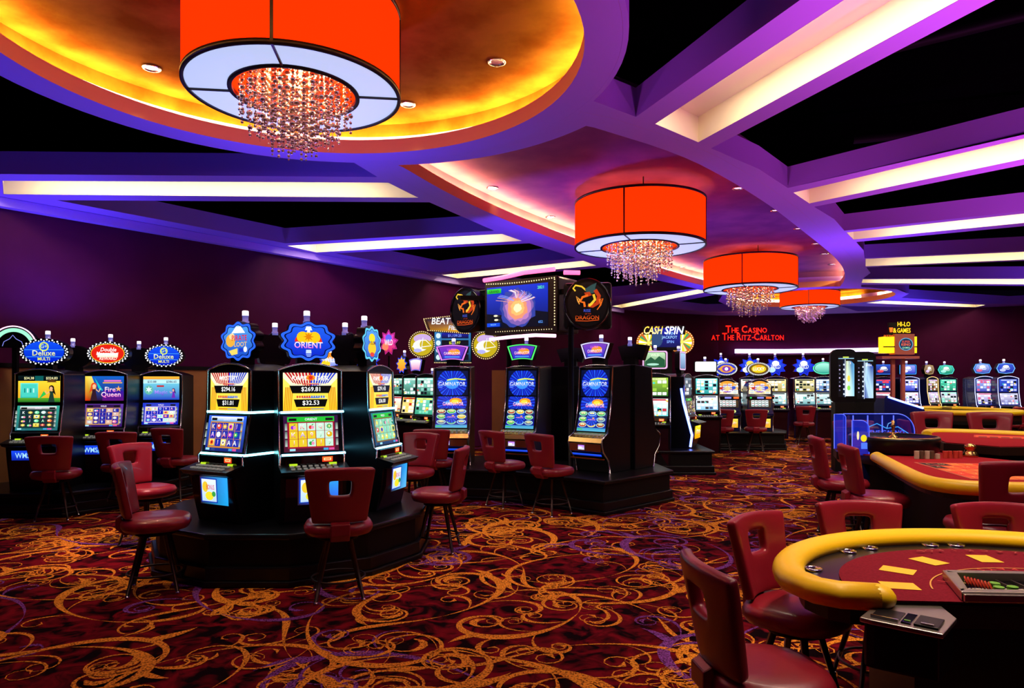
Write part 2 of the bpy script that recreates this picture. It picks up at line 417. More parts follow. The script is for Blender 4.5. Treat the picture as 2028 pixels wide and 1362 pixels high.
voids = {
 'L0': arc(C1, 2.58, 93, 232, 30)+[(-6.6, 2.0), (-9.6, 5.4), (-7.2, 8.36), (-6.17, 8.36), (-1.67, 8.48)],
 'L1': [(-6.38, 9.56), (-1.17, 9.67), (-.30, 11.48), (-4.16, 12.52)],
 'L2': [(-3.50, 13.5), (.32, 12.52), (1.31, 14.0), (-1.69, 15.87)],
 'L3': [(-1.0, 16.92), (2.06, 15.12), (3.3, 16.7), (5.03, 18.59), (2.0, 21.0)],
 'L4': [(6.05, 19.5), (6.5, 21.5), (7.5, 23.3), (9.0, 24.3), (7.0, 24.7), (4.75, 22.9)],
 'R0': arc(C1, 2.58, -60, 19, 20)+[(1.19, 6.56), (3.0, 1.6)],
 'R1': [(2.17, 7.44), (2.95, 8.16), (3.62, 8.96), (9.0, 2.65), (4.3, 1.6)],
 'R2': [(4.39, 9.92), (5.03, 10.66), (5.59, 11.48), (13.0, 6.65), (10.3, 2.9)],
 'R3': [(6.25, 12.4), (6.8, 13.2), (7.24, 14.02), (15.5, 11.6), (14.2, 7.65)],
 'R4': [(7.86, 15.14), (8.35, 15.9), (8.63, 16.79), (17, 16.5), (16.4, 12.7)],
 'R5': [(9.1, 17.8), (18, 18.3), (18, 21.4), (16.3, 22.4), (11.75, 20.6), (11.4, 19.6), (10.5, 18.65), (9.35, 18.28)],
 'R6': [(10.9, 22.75), (15.0, 23.5), (12.4, 24.5)]}
troughs = [[(-1.58, 8.72), (-6.45, 8.64), (-6.90, 9.26), (-1.29, 9.44)], [(-.17, 11.73), (-4.20, 12.75), (-3.84, 13.40), (.18, 12.31)],
 [(1.5, 14.32), (-1.66, 16.22), (-1.34, 16.74), (1.84, 14.91)], [(5.1, 18.75), (3.35, 22.85), (3.75, 23.4), (5.55, 19.2)],
 [(1.41, 6.74), (3.30, 1.6), (4.08, 1.6), (1.98, 7.26)], [(3.78, 9.18), (8.7, 2.8), (9.6, 3.25), (4.24, 9.74)],
 [(5.69, 11.62), (13.2, 6.85), (13.6, 7.6), (6.10, 12.2)], [(7.30, 14.1), (15.3, 11.85), (15.6, 12.75), (7.77, 15.01)],
 [(8.68, 16.9), (17, 16.75), (17, 18.0), (8.96, 17.5)], [(11.5, 21.3), (15.6, 22.5), (15.75, 23.2), (11.2, 21.9)]]
room = [(-14.8, -2.4), (-14.8, -.9), (-7.0, 9.55), (3.8, 23.9), (5.6, 25.1), (7.85, 26.0), (10.2, 25.9), (12.5, 25.2), (17.0, 22.7), (22.9, 19.4), (22.9, -2.4)]
na = len(near_arc); nr = len(right)
def coff(d):
    o = offset(domeC, d); i = offset(domeC, min(d, .06)); out = []; N = len(domeC)
    for k in range(N):
        arc_ = k < na-1 or (na+nr-1 <= k+1 and k < 2*na+nr-3)
        out.append(i[k] if arc_ and k not in () else o[k])
    return out
cslab('ceiling', room, [offset(dome1, .28), coff(.28), offset(dome4, .28)]+list(voids.values())+troughs, Z0, Z1, 'soffit')
for n, (d, pm) in enumerate(((dome1, 'plaster'), (domeC, 'plaster2'), (dome4, 'plaster'))):
    cslab('trim_%d' % (10+n), (coff(.279) if n == 1 else offset(d, .279)), [d], Z0, 4.35, 'soffit'); lp = bpy.data.objects['trim_%d' % (10+n)].data; lp.materials.append(M['lip'])
    for f in lp.polygons: f.material_index = 1 if abs(f.normal.z) < .5 else 0
    #                     # the lip that hides the cove light
    o = coff(.28) if n == 1 else offset(d, .28); b = MB(); k = len(o)
    b.add([(x, y, 4.62) for x, y in o]+[(x, y, 4.482) for x, y in o], [tuple(range(k-1, -1, -1))]+[(i, (i+1) % k, k+(i+1) % k, k+i) for i in range(k)], 0)
    cap = struct('ceiling', b, pm)
    a, c = (coff(.17), coff(.22)) if n == 1 else (offset(d, .17), offset(d, .22)); b = MB()
    b.add([(x, y, 4.405) for x, y in a]+[(x, y, 4.405) for x, y in c], [(i, (i+1) % k, k+(i+1) % k, k+i) for i in range(k) if n != 1 or i > na+int(nr*.74)], 0)
    struct('trim_%d' % (20+n), b, 'cove')
for n, t in enumerate(troughs):
    q = offset(t, -.004); b = MB()
    b.add([(x, y, Z0+.001) for x, y in q]+[(x, y, Z1-.01) for x, y in q], [(4, 5, 6, 7)]+[(i, (i+1) % 4, 4+(i+1) % 4, 4+i) for i in range(4)], 0)
    o = struct('trim_%d' % (30+n), b, 'cream')
    v = [Vector(p) for p in t]; lerp = lambda a, b_, k: a+(b_-a)*k
    A, B_ = lerp(v[0], v[3], .12), lerp(v[1], v[2], .12); A2, B2 = lerp(v[0], v[3], .50), lerp(v[1], v[2], .50)
    e = .07; pts = [lerp(A, B_, e), lerp(A, B_, 1-e/2), lerp(A2, B2, 1-e/2), lerp(A2, B2, e)]
    b = MB(); b.add([(p.x, p.y, Z1-.016) for p in pts], [(0, 1, 2, 3)]); b.build('light_strip', 'trough', o)
b = MB(); b.box((4, 13, 5.75), (40, 34, .1)); struct('ceiling', b, 'plenum')
# a few dark pipes and duct runs above the open bays
for n, (p, q, r) in enumerate([((.2, 6.8, 5.2), (3.2, 1.2, 5.2), .02), ((.2, 5.2, 5.15), (3.8, 4.2, 5.15), .02), ((3, 8, 5.2), (10, 3, 5.2), .06), ((-6, 10.6, 5.2), (-.5, 10.4, 5.2), .02), ((-3.6, 9.6, 5.1), (-2.2, 12, 5.1), .02), ((5, 10, 5.2), (13, 7.5, 5.2), .06)]):
    b = MB(); b.tube([p, q], r, 8); struct('trim_%d' % (50+n), b, 'blackmat')
# recessed downlights in the domes
def up(px, py, z): D = F*(z-EYE)/(HY-py); return ((px-1014)/F*D, D)
DL = []
for px, py in [(300, 134), (984, 122), (808, 206), (975, 371), (1090, 429), (1461, 372), (1536, 416), (1581, 452), (1615, 482), (1632, 502), (1647, 523), (1351, 528), (1635, 549)]:
    DL.append(up(px, py, 4.62))
places = ['left of the large drum pendant', 'rightmost in the gold dome', 'close to the right of the large drum pendant', 'near the left tip of the plum dome',
 'left of the second drum pendant', 'first along the right edge of the plum dome', 'second along the right edge of the plum dome', 'third along the right edge of the plum dome',
 'fourth along the right edge of the plum dome', 'fifth along the right edge of the plum dome', 'sixth along the right edge of the plum dome',
 'between the second and third drum pendants', 'at the far end of the plum dome']
for n, (x, y) in enumerate(DL):
    t = thing('recessed_downlight', 'small round chrome recessed downlight '+places[n], 'downlight', (x, y, 4.62), 0, 'recessed downlights in the domes')
    b = MB(); b.lathe([(.055, 0), (.085, -.004), (.088, -.012), (.07, -.014), (.058, -.004), (.05, .0)], n=20, cap=False); b.build('trim_ring', 'chrome', t)
    b = MB(); b.lathe([(.0001, -.002), (.055, -.003)], n=20, cap=False); b.build('reflector', 'dlglow' if n > 2 else 'chrome', t)
    spot('downlight_beam', (x, y, 4.58), [150,150,150,150,150][n] if n < 5 else 110, (1.0, .62, .42), False, 62, size=.05)
for n, (x, y) in enumerate([(2.1, 3.25), (4.3, 6.2), (-3.2, 4.4), (-.6, 4.0), (6.2, 9.0), (2.0, 2.75)]):  # added spots without fixtures, to light tables, stools and carpet
    spot('added_beam', (x, y, 4.15), [330, 230, 85, 18, 130, 190][n], (1.0, .70, .42), False, [50, 60, 100, 90, 60, 55][n], size=.06)
spot('added_beam', (-3.1, 6.0, 4.15), 520, (1.0, .52, .50), False, 40, rot=(R_(13), R_(10), 0), size=.06)  # added pinkish spot without a fixture, brightens the stool left of the carousel
# glowing ledge on the back wall behind the far machines
b = MB(); b.prism([(8.35, 25.55), (10.3, 25.6), (12.3, 25.0), (13.4, 24.4), (13.45, 24.6), (12.4, 25.2), (10.3, 25.85), (8.4, 25.85)], 'z', 2.68, 2.74); struct('trim_60', b, 'soffit')
b = MB(); b.prism([(8.4, 25.6), (10.3, 25.68), (12.3, 25.08), (13.4, 24.48), (13.45, 24.58), (12.4, 25.15), (10.3, 25.75), (8.4, 25.75)], 'z', 2.75, 2.9); struct('trim_61', b, 'ledge')
# ---------------------------------------------------------------- drum pendants with crystal strands
def strand_mesh(L, r, n, seed, seg=6):
    rr = random.Random(seed); b = MB(); z = 0; b.tube([(0, 0, 0), (0, 0, -L)], .0012, 3)
    while z < L:
        q = r*(1.0 if rr.random() < .5 else .62)*(1.0 if z < L*.85 else .6)
        b.ball((0, 0, -z-q), q, seg, 4); z += 2*q+r*rr.uniform(.3, 1.3)
    return b.mesh('crystal_strand', 'bead')
def pendant(label, x, y, z, r, h, seg, bead, spokes, lamp, lightcol=(1.0, .17, .03)):
    t = thing('drum_pendant', label, 'chandelier', (x, y, z), 0, 'drum pendants')
    b = MB(); b.lathe([(r-.012, .02), (r-.012, h), (r-.002, h), (r-.002, .02), (r-.012, .02)], n=96, cap=False); b.build('shade', 'shade', t)
    b = MB()
    for zz in (0, h-.03): b.lathe([(r-.02, zz), (r+.008, zz), (r+.008, zz+.035), (r-.02, zz+.035), (r-.02, zz)], n=96, cap=False)
    b.build('rim', 'wire', t)
    ri = r*.585
    b = MB(); b.lathe([(ri, .012), (r-.012, .012), (r-.012, .020), (ri, .020), (ri, .012)], n=96, cap=False); b.build('diffuser', 'diffuser', t)
    b = MB(); b.lathe([(ri-.012, -.004), (ri+.02, -.004), (ri+.02, .03), (ri-.012, .03), (ri-.012, -.004)], n=64, cap=False); b.build('inner_ring', 'wire', t)
    b = MB(); b.lathe([(ri-.01, .03), (ri-.01, h*.75)], n=64, cap=False); b.build('inner_shade', 'shade', t)
    for a in spokes:
        a = R_(a); b = MB(); b.box(((r+ri)/2*cos(a), (r+ri)/2*sin(a), .004), (r-ri, .016, .014), 0, a); b.build('spoke', 'wire', t)
        b = MB(); b.box(((r+.002)*cos(a), (r+.002)*sin(a), h/2), (.014, .022, h-.02), 0, a); b.build('upright', 'wire', t)
    for k in range(3):
        a = 2.1*k+.4; b = MB(); b.tube([(r*.75*cos(a), r*.75*sin(a), h-.02), (r*.75*cos(a), r*.75*sin(a), 4.62-z)], .01, 6); b.build('rod', 'wire', t)
    b = MB(); b.lathe([(.0001, .30), (r*.5, .30), (r*.5, .315), (.0001, .315)], n=32); b.build('crystal_plate', 'chrome', t)
    rr = random.Random(int(x*100)); n = 0; N = 98; ms = {}
    for i in range(N):
        q = (i+.5)/N; rad = ri*.90*math.sqrt(q); a = i*2.39996
        tier = 1.0 if rad < ri*.45 else (.80 if rad < ri*.72 else .58)
        L = (.30+.36*r*.95*(1.45*tier-.18)+.02*rr.random()*3); key = (round(L, 1), n % 3)
        if key not in ms: ms[key] = strand_mesh(key[0]+.04*(n % 3), bead, 0, n, seg)
        o = obj('crystal_strand', ms[key], t); o.location = (rad*cos(a), rad*sin(a), .30); n += 1
    for k in range(4):
        a = pi/4+k*pi/2+.25; point('pendant_bulb', (x+r*.72*cos(a), y+r*.72*sin(a), z+h*.5), lamp, lightcol, .05)
    for k in range(3):
        a = 2.1*k; point('pendant_bulb', (x+.12*cos(a), y+.12*sin(a), z+.20), lamp*(4 if r < .9 else 2), (1.0, .76, .40), .03)
    return t
def shade_mat():
    m = bpy.data.materials.new('orange_shade'); m.use_nodes = True; nt = m.node_tree; nt.nodes.clear()
    o = nt.nodes.new('ShaderNodeOutputMaterial'); tr = nt.nodes.new('ShaderNodeBsdfTranslucent'); tr.inputs[0].default_value = (1.0, .10, .008, 1)
    e = nt.nodes.new('ShaderNodeEmission'); e.inputs[0].default_value = (1.0, .055, .001, 1); e.inputs[1].default_value = .62
    a = nt.nodes.new('ShaderNodeAddShader'); nt.links.new(tr.outputs[0], a.inputs[0]); nt.links.new(e.outputs[0], a.inputs[1]); nt.links.new(a.outputs[0], o.inputs[0])
    M['shade'] = m
shade_mat()
pendant('largest orange drum pendant with crystal strands, nearest, under the gold dome', C1[0], C1[1], 3.905, .81, .66, 10, .021, (97, 7, 187, 277), 7)
pendant('orange drum pendant with crystals above the dragon sign, second from the camera', 1.98, 10.6, 3.74, 1.0, .70, 8, .024, (247, 337, 67, 157), 17)
pendant('third orange drum pendant with crystals, between the second and the small far one', 5.42, 15.56, 3.76, 1.02, .68, 6, .027, (242, 332, 62, 152), 15)
pendant('smallest and farthest orange drum pendant, in front of the back wall', 9.02, 20.7, 3.92, .84, .46, 6, .03, (245, 335, 65, 155), 9)

# ---------------------------------------------------------------- swivel stools
def make_stool():
    t = thing('swivel_stool', 'x', 'stool')
    b = MB(); N = 40; rings = [(.0, .500), (.20, .490), (.245, .505), (.262, .535), (.262, .560), (.245, .588), (.20, .602), (.10, .606), (0, .606)]
    vs = []
    for r, z in rings:
        for k in range(N):
            a = 2*pi*k/N; ca, sa = cos(a), sin(a); e = (abs(ca)**2.8+abs(sa)**2.8)**(-1/2.8)
            vs.append((r*e*ca*(.97-.05*sa), r*e*sa*.95+.01, z+(.012 if sa > .5 and z > .58 else 0)*0))
    b.add(vs, [(i*N+k, i*N+(k+1) % N, (i+1)*N+(k+1) % N, (i+1)*N+k) for i in range(len(rings)-1) for k in range(N)], 0, True); b.build('seat', 'leather', t)
    # backrest: curved pad with a square hole, wider at the top
    b = MB(); us = [-1, -.80, -.62, -.38, -.36, 0, .36, .38, .62, .80, 1]; us = [-1, -.70, -.34, 0, .34, .70, 1]; vv = [0, .22, .46, .50, .72, .80, 1]; vv = [0, .2, .50, .77, 1]
    def P(u, v):
        z = .605+.42*v; w = .195+.062*v; return (u*w, -.205-.075*v+.055*u*u, z+(-.012*u*u if v > .9 else 0))
    vs = [P(u, v) for v in vv for u in us]; nu = len(us)
    fs = [(j*nu+i, j*nu+i+1, (j+1)*nu+i+1, (j+1)*nu+i) for j in range(len(vv)-1) for i in range(nu-1) if not (j == 2 and i in (2, 3))]
    b.add(vs, fs, 0, True); o = b.build('backrest', 'leather', t)
    m = o.modifiers.new('s', 'SOLIDIFY'); m.thickness = .062; m.offset = 0
    m = o.modifiers.new('e', 'BEVEL'); m.width = .013; m.segments = 1; m.limit_method = 'ANGLE'; m.angle_limit = R_(50)
    m = o.modifiers.new('u', 'SUBSURF'); m.levels = 2; m.render_levels = 2; bake(o)
    for f in o.data.polygons: f.use_smooth = True
    b = MB(); b.prism([(-.27, .60), (-.23, .62), (-.19, .49), (-.05, .485), (-.05, .465), (-.21, .465), (-.27, .52)], 'x', -.07, .07); b.build('back_bracket', 'leather', t, bevel=.008)
    b = MB(); b.lathe([(.15, .455), (.15, .475), (.09, .492), (.09, .50)], n=24); b.build('swivel_plate', 'blackmat', t)
    for k in range(4):
        a = pi/4+k*pi/2; b = MB(); p = Vector((.11*cos(a), .11*sin(a), .462)); q = Vector((.245*cos(a), .245*sin(a), .02))
        w = .018
        b.tube([p, q], .022, 4, r2=.013); l = b.build('leg', 'leg', t)
        b = MB(); b.lathe([(.017, .0), (.017, .016), (.011, .024)], (q.x, q.y, 0), 12); b.build('foot_glide', 'chrome', l)
    b = MB(); rr = .2; b.tube([(rr*cos(2*pi*k/36), rr*sin(2*pi*k/36), .155) for k in range(36)], .0085, 8, closed=True); b.build('foot_ring', 'wire', t)
    bpy.context.view_layer.update(); record(t); return t
STOOL = make_stool(); STOOL_T = KIDS[STOOL.name]; used = []
def stool(x, y, fx, fy, label, group, s=1.0):
    rz = atan2(-fx, fy)
    if not used:
        STOOL.location = (x, y, 0); STOOL.rotation_euler = (0, 0, rz); STOOL.scale = (s,)*3; STOOL['label'] = label; STOOL['group'] = group; used.append(1); return STOOL
    return dup(STOOL, (x, y, 0), rz, label, group, s, STOOL_T)

# ---------------------------------------------------------------- artwork for the screens
SYM = 'AKQJ9'
def sym(A, cx, cy, w, h, r, pal):
    k = r.random(); c = r.choice(pal)
    if k < .45: A.text(r.choice(SYM), cx, cy, h*.62, c, w*.6, col2='ffffff')
    elif k < .62: A.ell(cx, cy, w*.34, h*.36, c, 12); A.ell(cx-w*.08, cy+h*.08, w*.14, h*.15, 'ffffff', 8)
    elif k < .75: A.star(cx, cy, w*.40, w*.2, 8, c, sq=h/w); A.ell(cx, cy, w*.12, h*.14, 'fff2a0', 8)
    elif k < .88: A.ell(cx-w*.12, cy-h*.08, w*.2, h*.24, c, 10); A.ell(cx+w*.12, cy-h*.1, w*.18, h*.22, 'ff8fb8', 10); A.poly([(cx, cy+h*.05), (cx+w*.28, cy+h*.34), (cx+w*.05, cy+h*.3)], '2fae3c')
    else: A.rect(cx-w*.42, cy-h*.42, cx+w*.42, cy+h*.42, 'e8c020', 'fff080'); A.ell(cx, cy, w*.28, h*.3, c, 10); A.star(cx, cy, w*.2, w*.08, 5, '401000', sq=h/w)
def reels(w, h, seed, bg='101a60', bg2='4060e0', cell='dff4e4', cols=5, rows=3, frame='c0102c', pal=('8a28d8', 'e03020', '20a040', '2070e0', 'f0b020'), top='20c030', title=None, cellalt=None):
    A = Art(w, h); r = random.Random(seed); A.rect(0, 0, w, h, bg, bg2)
    m = .05*w; x0, x1, y0, y1 = m*1.9, w-m*1.9, h*.13, h*.80
    A.rect(x0-m*.5, y0-m*.5, x1+m*.5, y1+m*.5, frame); A.rect(x0-m*.5, h*.83, x1+m*.5, h*.97, top, 'ffffff' if r.random() < .3 else top)
    A.text(title or r.choice(['BONUS', 'LUCKY', 'WILD', 'GOLD']), w/2, h*.90, h*.07, 'f4e8ff', w*.3)
    A.rect(x0, h*.86, x0+w*.14, h*.93, '101010'); A.rect(x1-w*.14, h*.86, x1, h*.93, '101010')
    cw, ch = (x1-x0)/cols, (y1-y0)/rows
    for i in range(cols):
        for j in range(rows):
            c = cell if (not cellalt or r.random() < .7) else cellalt
            A.rect(x0+i*cw+cw*.04, y0+j*ch+ch*.02, x0+(i+1)*cw-cw*.04, y0+(j+1)*ch-ch*.02, c, up=(i == 0 and j == 0))
    for i in range(cols):
        for j in range(rows): sym(A, x0+(i+.5)*cw, y0+(j+.5)*ch, cw, ch, r, pal)
    for j in range(rows):
        for x in (m*.75, w-m*.75): A.rect(x-m*.42, y0+j*ch+ch*.08, x+m*.42, y0+(j+1)*ch-ch*.08, 'b8c8c0', '586860')
    A.rect(x0, h*.02, x0+w*.10, h*.08, 'a0e0f0'); A.rect(x1-w*.20, h*.02, x1-w*.11, h*.08, '40a0e0'); A.rect(x1-w*.10, h*.02, x1, h*.08, 'e050a0')
    return A
def jackpot(w, h, title, a1, a2):
    A = Art(w, h); A.rect(0, 0, w, h, 'ffd820', 'fff270')
    for i in range(5):
        for sx in (0, 1):
            x = w*.012+i*w*.03; p = [(x, 0), (x+w*.014, 0), (x+w*.05, h*.62), (x+w*.03, h*.62)]
            if sx: p = [(w-a, b) for a, b in p]
            A.poly(p, 'e08a10', i == 0)
    A.poly([(0, h), (w, h), (w, h*.86), (w*.86, h*.66), (w*.14, h*.66), (0, h*.86)], 'f8f0d0')
    for i in range(8):
        for s in (0, 1):
            t0, t1 = i/8, (i+.62)/8; xa, xb = w/2-t0*w/2, w/2-t1*w/2; ya = w/2-t0*w*.34; yb = w/2-t1*w*.34
            p = [(xa, h), (xb, h), (yb, h*.62+t1*.12*h), (ya, h*.62+t0*.12*h)]
            if s: p = [(w-a, b) for a, b in p]
            A.poly(p, ('c01826', '1c3ad0')[s], i == 0)
    A.text(title, w/2, h*.86, h*.12, 'ffffff', w*.72, skew=.15)
    if ' ' in title: A.ell(w/2, h*.87, w*.085, h*.075, 'ff9a20', 16); A.star(w/2, h*.87, w*.07, w*.03, 7, 'e02818')
    for cy, amt, hw, cc in ((.56, a1, .39, 'd03020'), (.20, a2, .31, '3078e0')):
        A.poly([(w/2-w*hw, h*(cy+.115)), (w/2, h*(cy+.17)), (w/2+w*hw, h*(cy+.115)), (w/2+w*hw*.9, h*(cy+.145))], 'ffe9b0')
        A.rect(w/2-w*.15, h*(cy+.13), w/2+w*.15, h*(cy+.155), cc)
        A.poly([(w/2-w*hw, h*(cy+.10)), (w/2-w*hw*.86, h*(cy-.10)), (w/2+w*hw*.86, h*(cy-.10)), (w/2+w*hw, h*(cy+.10))], '080808')
        A.text(amt, w/2, h*cy, h*.135, 'ffffff', w*hw*1.5)
    for i in range(12):
        A.rect(w*(.24+i*.044), h*.335, w*(.27+i*.044), h*.395, 'd84030' if i < 6 else '4070d8', up=(i == 0))
    A.rect(w*.26, h*.035, w*.5, h*.055, 'c83020'); A.rect(w*.5, h*.035, w*.74, h*.055, '3060c8')
    return A
def splash(w, h, title, c1, c2, tc='ff9ae0', burst=None, seed=1, sub=None):
    A = Art(w, h); A.rect(0, 0, w, h, c1, c2); r = random.Random(seed)
    if burst: A.rays(w*.5, h*.5, w*.52, 40, burst, r0=w*.05); A.clip()
    for i in range(14): A.ell(r.uniform(.05, .95)*w, r.uniform(.05, .95)*h, w*r.uniform(.01, .05), h*r.uniform(.01, .05), r.choice([c2, 'ffffff', 'ffcf60']), 8)
    ln = title.split('|')
    for i, s in enumerate(ln): A.text(s, w*.5, h*(.5+.26*((len(ln)-1)/2-i)), h*(.34 if len(ln) < 2 else .24), tc, w*.84, col2='ffffff')
    if sub: A.text(sub, w/2, h*.12, h*.11, 'ffe080', w*.6)
    return A
def figure(A, x, y, s, hair, skin, dress, flip=1):
    A.poly([(x-s*.30, y-s), (x+s*.30, y-s), (x+s*.16, y-s*.2), (x+s*.22, y+s*.05), (x-s*.20, y+s*.05), (x-s*.14, y-s*.2)], dress)
    A.ell(x, y+s*.34, s*.24, s*.26, hair, 14); A.poly([(x-flip*s*.22, y+s*.36), (x-flip*s*.40, y-s*.35), (x-flip*s*.1, y-s*.05)], hair)
    A.ell(x+flip*s*.03, y+s*.28, s*.15, s*.19, skin, 12); A.rect(x-s*.05, y+s*.02, x+s*.07, y+s*.14, skin)
    A.path([(x+flip*s*.18, y), (x+flip*s*.42, y-s*.22), (x+flip*s*.55, y+s*.08)], s*.09, skin)
def scene_pick(w, h):                       # explorer screen, meters above
    A = Art(w, h); A.rect(0, 0, w, h, 'f0a020', 'ffe23a'); A.rect(0, 0, w, h*.16, '1c6a20', '58a828')
    A.rect(0, h*.80, w, h, '04060a', '0a1a1a'); A.rect(w*.40, h*.81, w*.60, h*.99, '0c5a58')
    A.text('$34.38', w*.26, h*.90, h*.11, 'f8f0b0', w*.3); A.text('$324.83', w*.80, h*.90, h*.11, 'f8f0b0', w*.32)
    A.rect(w*.06, h*.16, w*.48, h*.72, '30b8a8', '68e8d8'); A.rect(w*.09, h*.20, w*.45, h*.68, '48d0c0')
    for i in range(4): A.rect(w*(.15+i*.07), h*.36, w*(.18+i*.07), h*.52, 'c0fff0' if i % 2 else '188078', up=i == 0)
    figure(A, w*.80, h*.40, h*.40, '20120a', 'e8b088', '1e3c30', -1); A.poly([(w*.69, h*.75), (w*.93, h*.75), (w*.86, h*.86), (w*.75, h*.86)], '603818')
    A.poly([(w*.5, h*.1), (w*.62, h*.42), (w*.68, h*.3)], '30c050'); return A
def scene_queen(w, h):
    A = Art(w, h); A.rect(0, 0, w, h, '280838', '1060c8')
    A.poly([(0, 0), (w*.22, 0), (w*.30, h*.5), (w*.18, h), (0, h)], 'ff9a18', cols=[C('e02808'), C('801008'), C('f8b020'), C('ffe870'), C('ffd840')])
    A.poly([(w*.25, h*.95), (w*.5, h*.35), (w*.36, h*.5)], '18c0c8'); figure(A, w*.24, h*.46, h*.46, 'e04818', 'f0c090', '301828', 1)
    A.rect(w*.46, h*.0, w, h*.42, '601078', '2818a0'); A.rect(w*.5, h*.78, w*.93, h*.84, 'ff70c0'); A.rect(w*.47, h*.71, w*.96, h*.75, 'f8b030')
    A.text('Fire', w*.66, h*.46, h*.20, 'ff70c8', w*.34, col2='ffffff'); A.text('Queen', w*.68, h*.24, h*.24, 'ff50c0', w*.54, col2='ffffff')
    A.star(w*.87, h*.48, w*.09, w*.03, 5, 'ffb060'); return A
def scene_blue(w, h):
    A = Art(w, h); A.rect(0, 0, w, h, '2040c0', '80e8f0'); A.rect(0, h*.88, w, h, 'ff9820', 'ffc040'); A.rect(0, h*.70, w, h*.86, 'c0f0f4')
    A.text('$33.88', w*.24, h*.77, h*.11, '101860', w*.26); A.text('$386.65', w*.78, h*.77, h*.11, '101860', w*.30)
    figure(A, w*.84, h*.34, h*.26, '401860', 'f0a8a0', '7028b0', -1); A.ell(w*.16, h*.42, w*.12, h*.2, '60b8a8', 12); A.star(w*.16, h*.44, w*.1, w*.04, 6, 'e8ffff')
    A.text('Magic', w*.5, h*.30, h*.22, '6030d0', w*.5, col2='b0a0ff'); A.rect(w*.38, h*.55, w*.58, h*.62, 'c02830'); return A
def gamin(w, h, mode=0):
    A = Art(w, h); A.rect(0, 0, w, h, '02082c', '04103c')
    n = 56; A.rays(w/2, h*.48, w*.47, n, ['1034d8', '0a1c98', '1e58f0', '0818a0'], r0=0); A.ell(w/2, h*.48, w*.22, h*.22, '3a90ff', 20); A.clip()
    if mode == 0:
        A.text('GAMINATOR', w*.5, h*.46, h*.17, '88a8ff', w*.86, col2='ffffff'); A.path([(w*.34, h*.62), (w*.6, h*.68), (w*.92, h*.64)], h*.05, 'e8f040')
        A.ring(w*.15, h*.45, w*.10, h*.16, w*.022, '6878f0', 20, .6, 5.2)
    else:
        A.ell(w*.62, h*.62, w*.2, h*.26, 'ff9820', 16); A.ell(w*.60, h*.6, w*.12, h*.14, 'ffe040', 12); A.text('GAMINATOR', w*.54, h*.38, h*.3, 'ff70a8', w*.66, col2='ffffff')
    return A
def ovals(w, h, seed):
    A = Art(w, h); r = random.Random(seed); A.rect(0, 0, w, h, '0418a0', '02060c'); A.rect(0, 0, w, h*.16, '58b8d8', '3a90c8'); A.rect(w*.02, h*.05, w*.2, h*.10, '38c048')
    cl = ['c03018', 'e8b818', 'a01818', '38b838', '3060e0', '6878a0', '48b060', '2858d8', '40b050']
    for j in range(3):
        for i in range(3):
            cx, cy = w*(.18+.32*i), h*(.30+.265*j); c = cl[(i+3*j+seed) % 9]
            if i == 1 and j == 1: A.rays(cx, cy, w*.20, 24, ['1850e8', '0a28a0']); A.text('GAMINATOR', cx, cy-h*.02, h*.06, 'f090c0', w*.26); A.ell(cx+w*.05, cy+h*.05, w*.04, h*.03, 'ffb030', 8); continue
            A.ell(cx, cy, w*.145, h*.115, 'b8f0e8', 20); A.ell(cx, cy, w*.125, h*.095, c, 20); A.ell(cx, cy+h*.02, w*.09, h*.05, 'f0f0b0', 12); A.text(r.choice(['LUCKY', 'WILD', 'HOT', '12', 'BOOK']), cx, cy, h*.06, '182030', w*.16)
    return A
def paytable(w, h, seed, c1='fff6c8', c2='ffffff', ink='503818'):
    A = Art(w, h); r = random.Random(seed); A.rect(0, 0, w, h, c1, c2)
    for j in range(6):
        y = h*(.06+.155*j)
        for i in range(4):
            x = w*(.05+.24*i); A.rect(x, y, x+w*.19, y+h*.10, r.choice(['e8d8a0', 'ffffff', 'f0c070', 'd8e8f0']), up=(i == 0)); A.rect(x+w*.02, y+h*.03, x+w*.16, y+h*.05, r.choice([ink, 'b03028', '3048a0']), up=False)
    return A
def three_reels(w, h, seed, bars=5):
    A = Art(w, h); r = random.Random(seed); A.rect(0, 0, w, h, '201408', '4a3010'); 
    for i in range(bars):
        x = w*(.10+.8*i/bars); A.rect(x, h*.14, x+w*.68/bars, h*.9, 'd8f0f0', 'f4ffff')
        for j in range(3): A.rect(x+w*.02, h*(.22+.24*j), x+w*.64/bars, h*(.30+.24*j), r.choice(['182038', 'b02020', '185030']), up=(j == 0))
    return A
def generic(w, h, seed, hue):
    # small far screens: a title band, a picture and meters
    A = Art(w, h); r = random.Random(seed); a, b, c = hue; A.rect(0, 0, w, h, a, b)
    for i in range(5):
        for j in range(4):
            if r.random() < .72: x, y = w*(.05+.185*i), h*(.06+.21*j); A.rect(x, y, x+w*.15, y+h*.16, r.choice([c, 'ffffff', 'ffffff', b, '0c1020']))
    for i in range(6): A.ell(w*r.random(), h*r.random(), w*.05, h*.05, r.choice([c, 'ffd860', 'ff5050', '40e0d0']), 8)
    A.rect(w*.08, h*.88, w*.92, h*.97, c); A.text(r.choice(['WINNER', 'JACKPOT', 'BONUS', 'LUCKY 7']), w/2, h*.925, h*.06, '101020', w*.5); return A.clip()

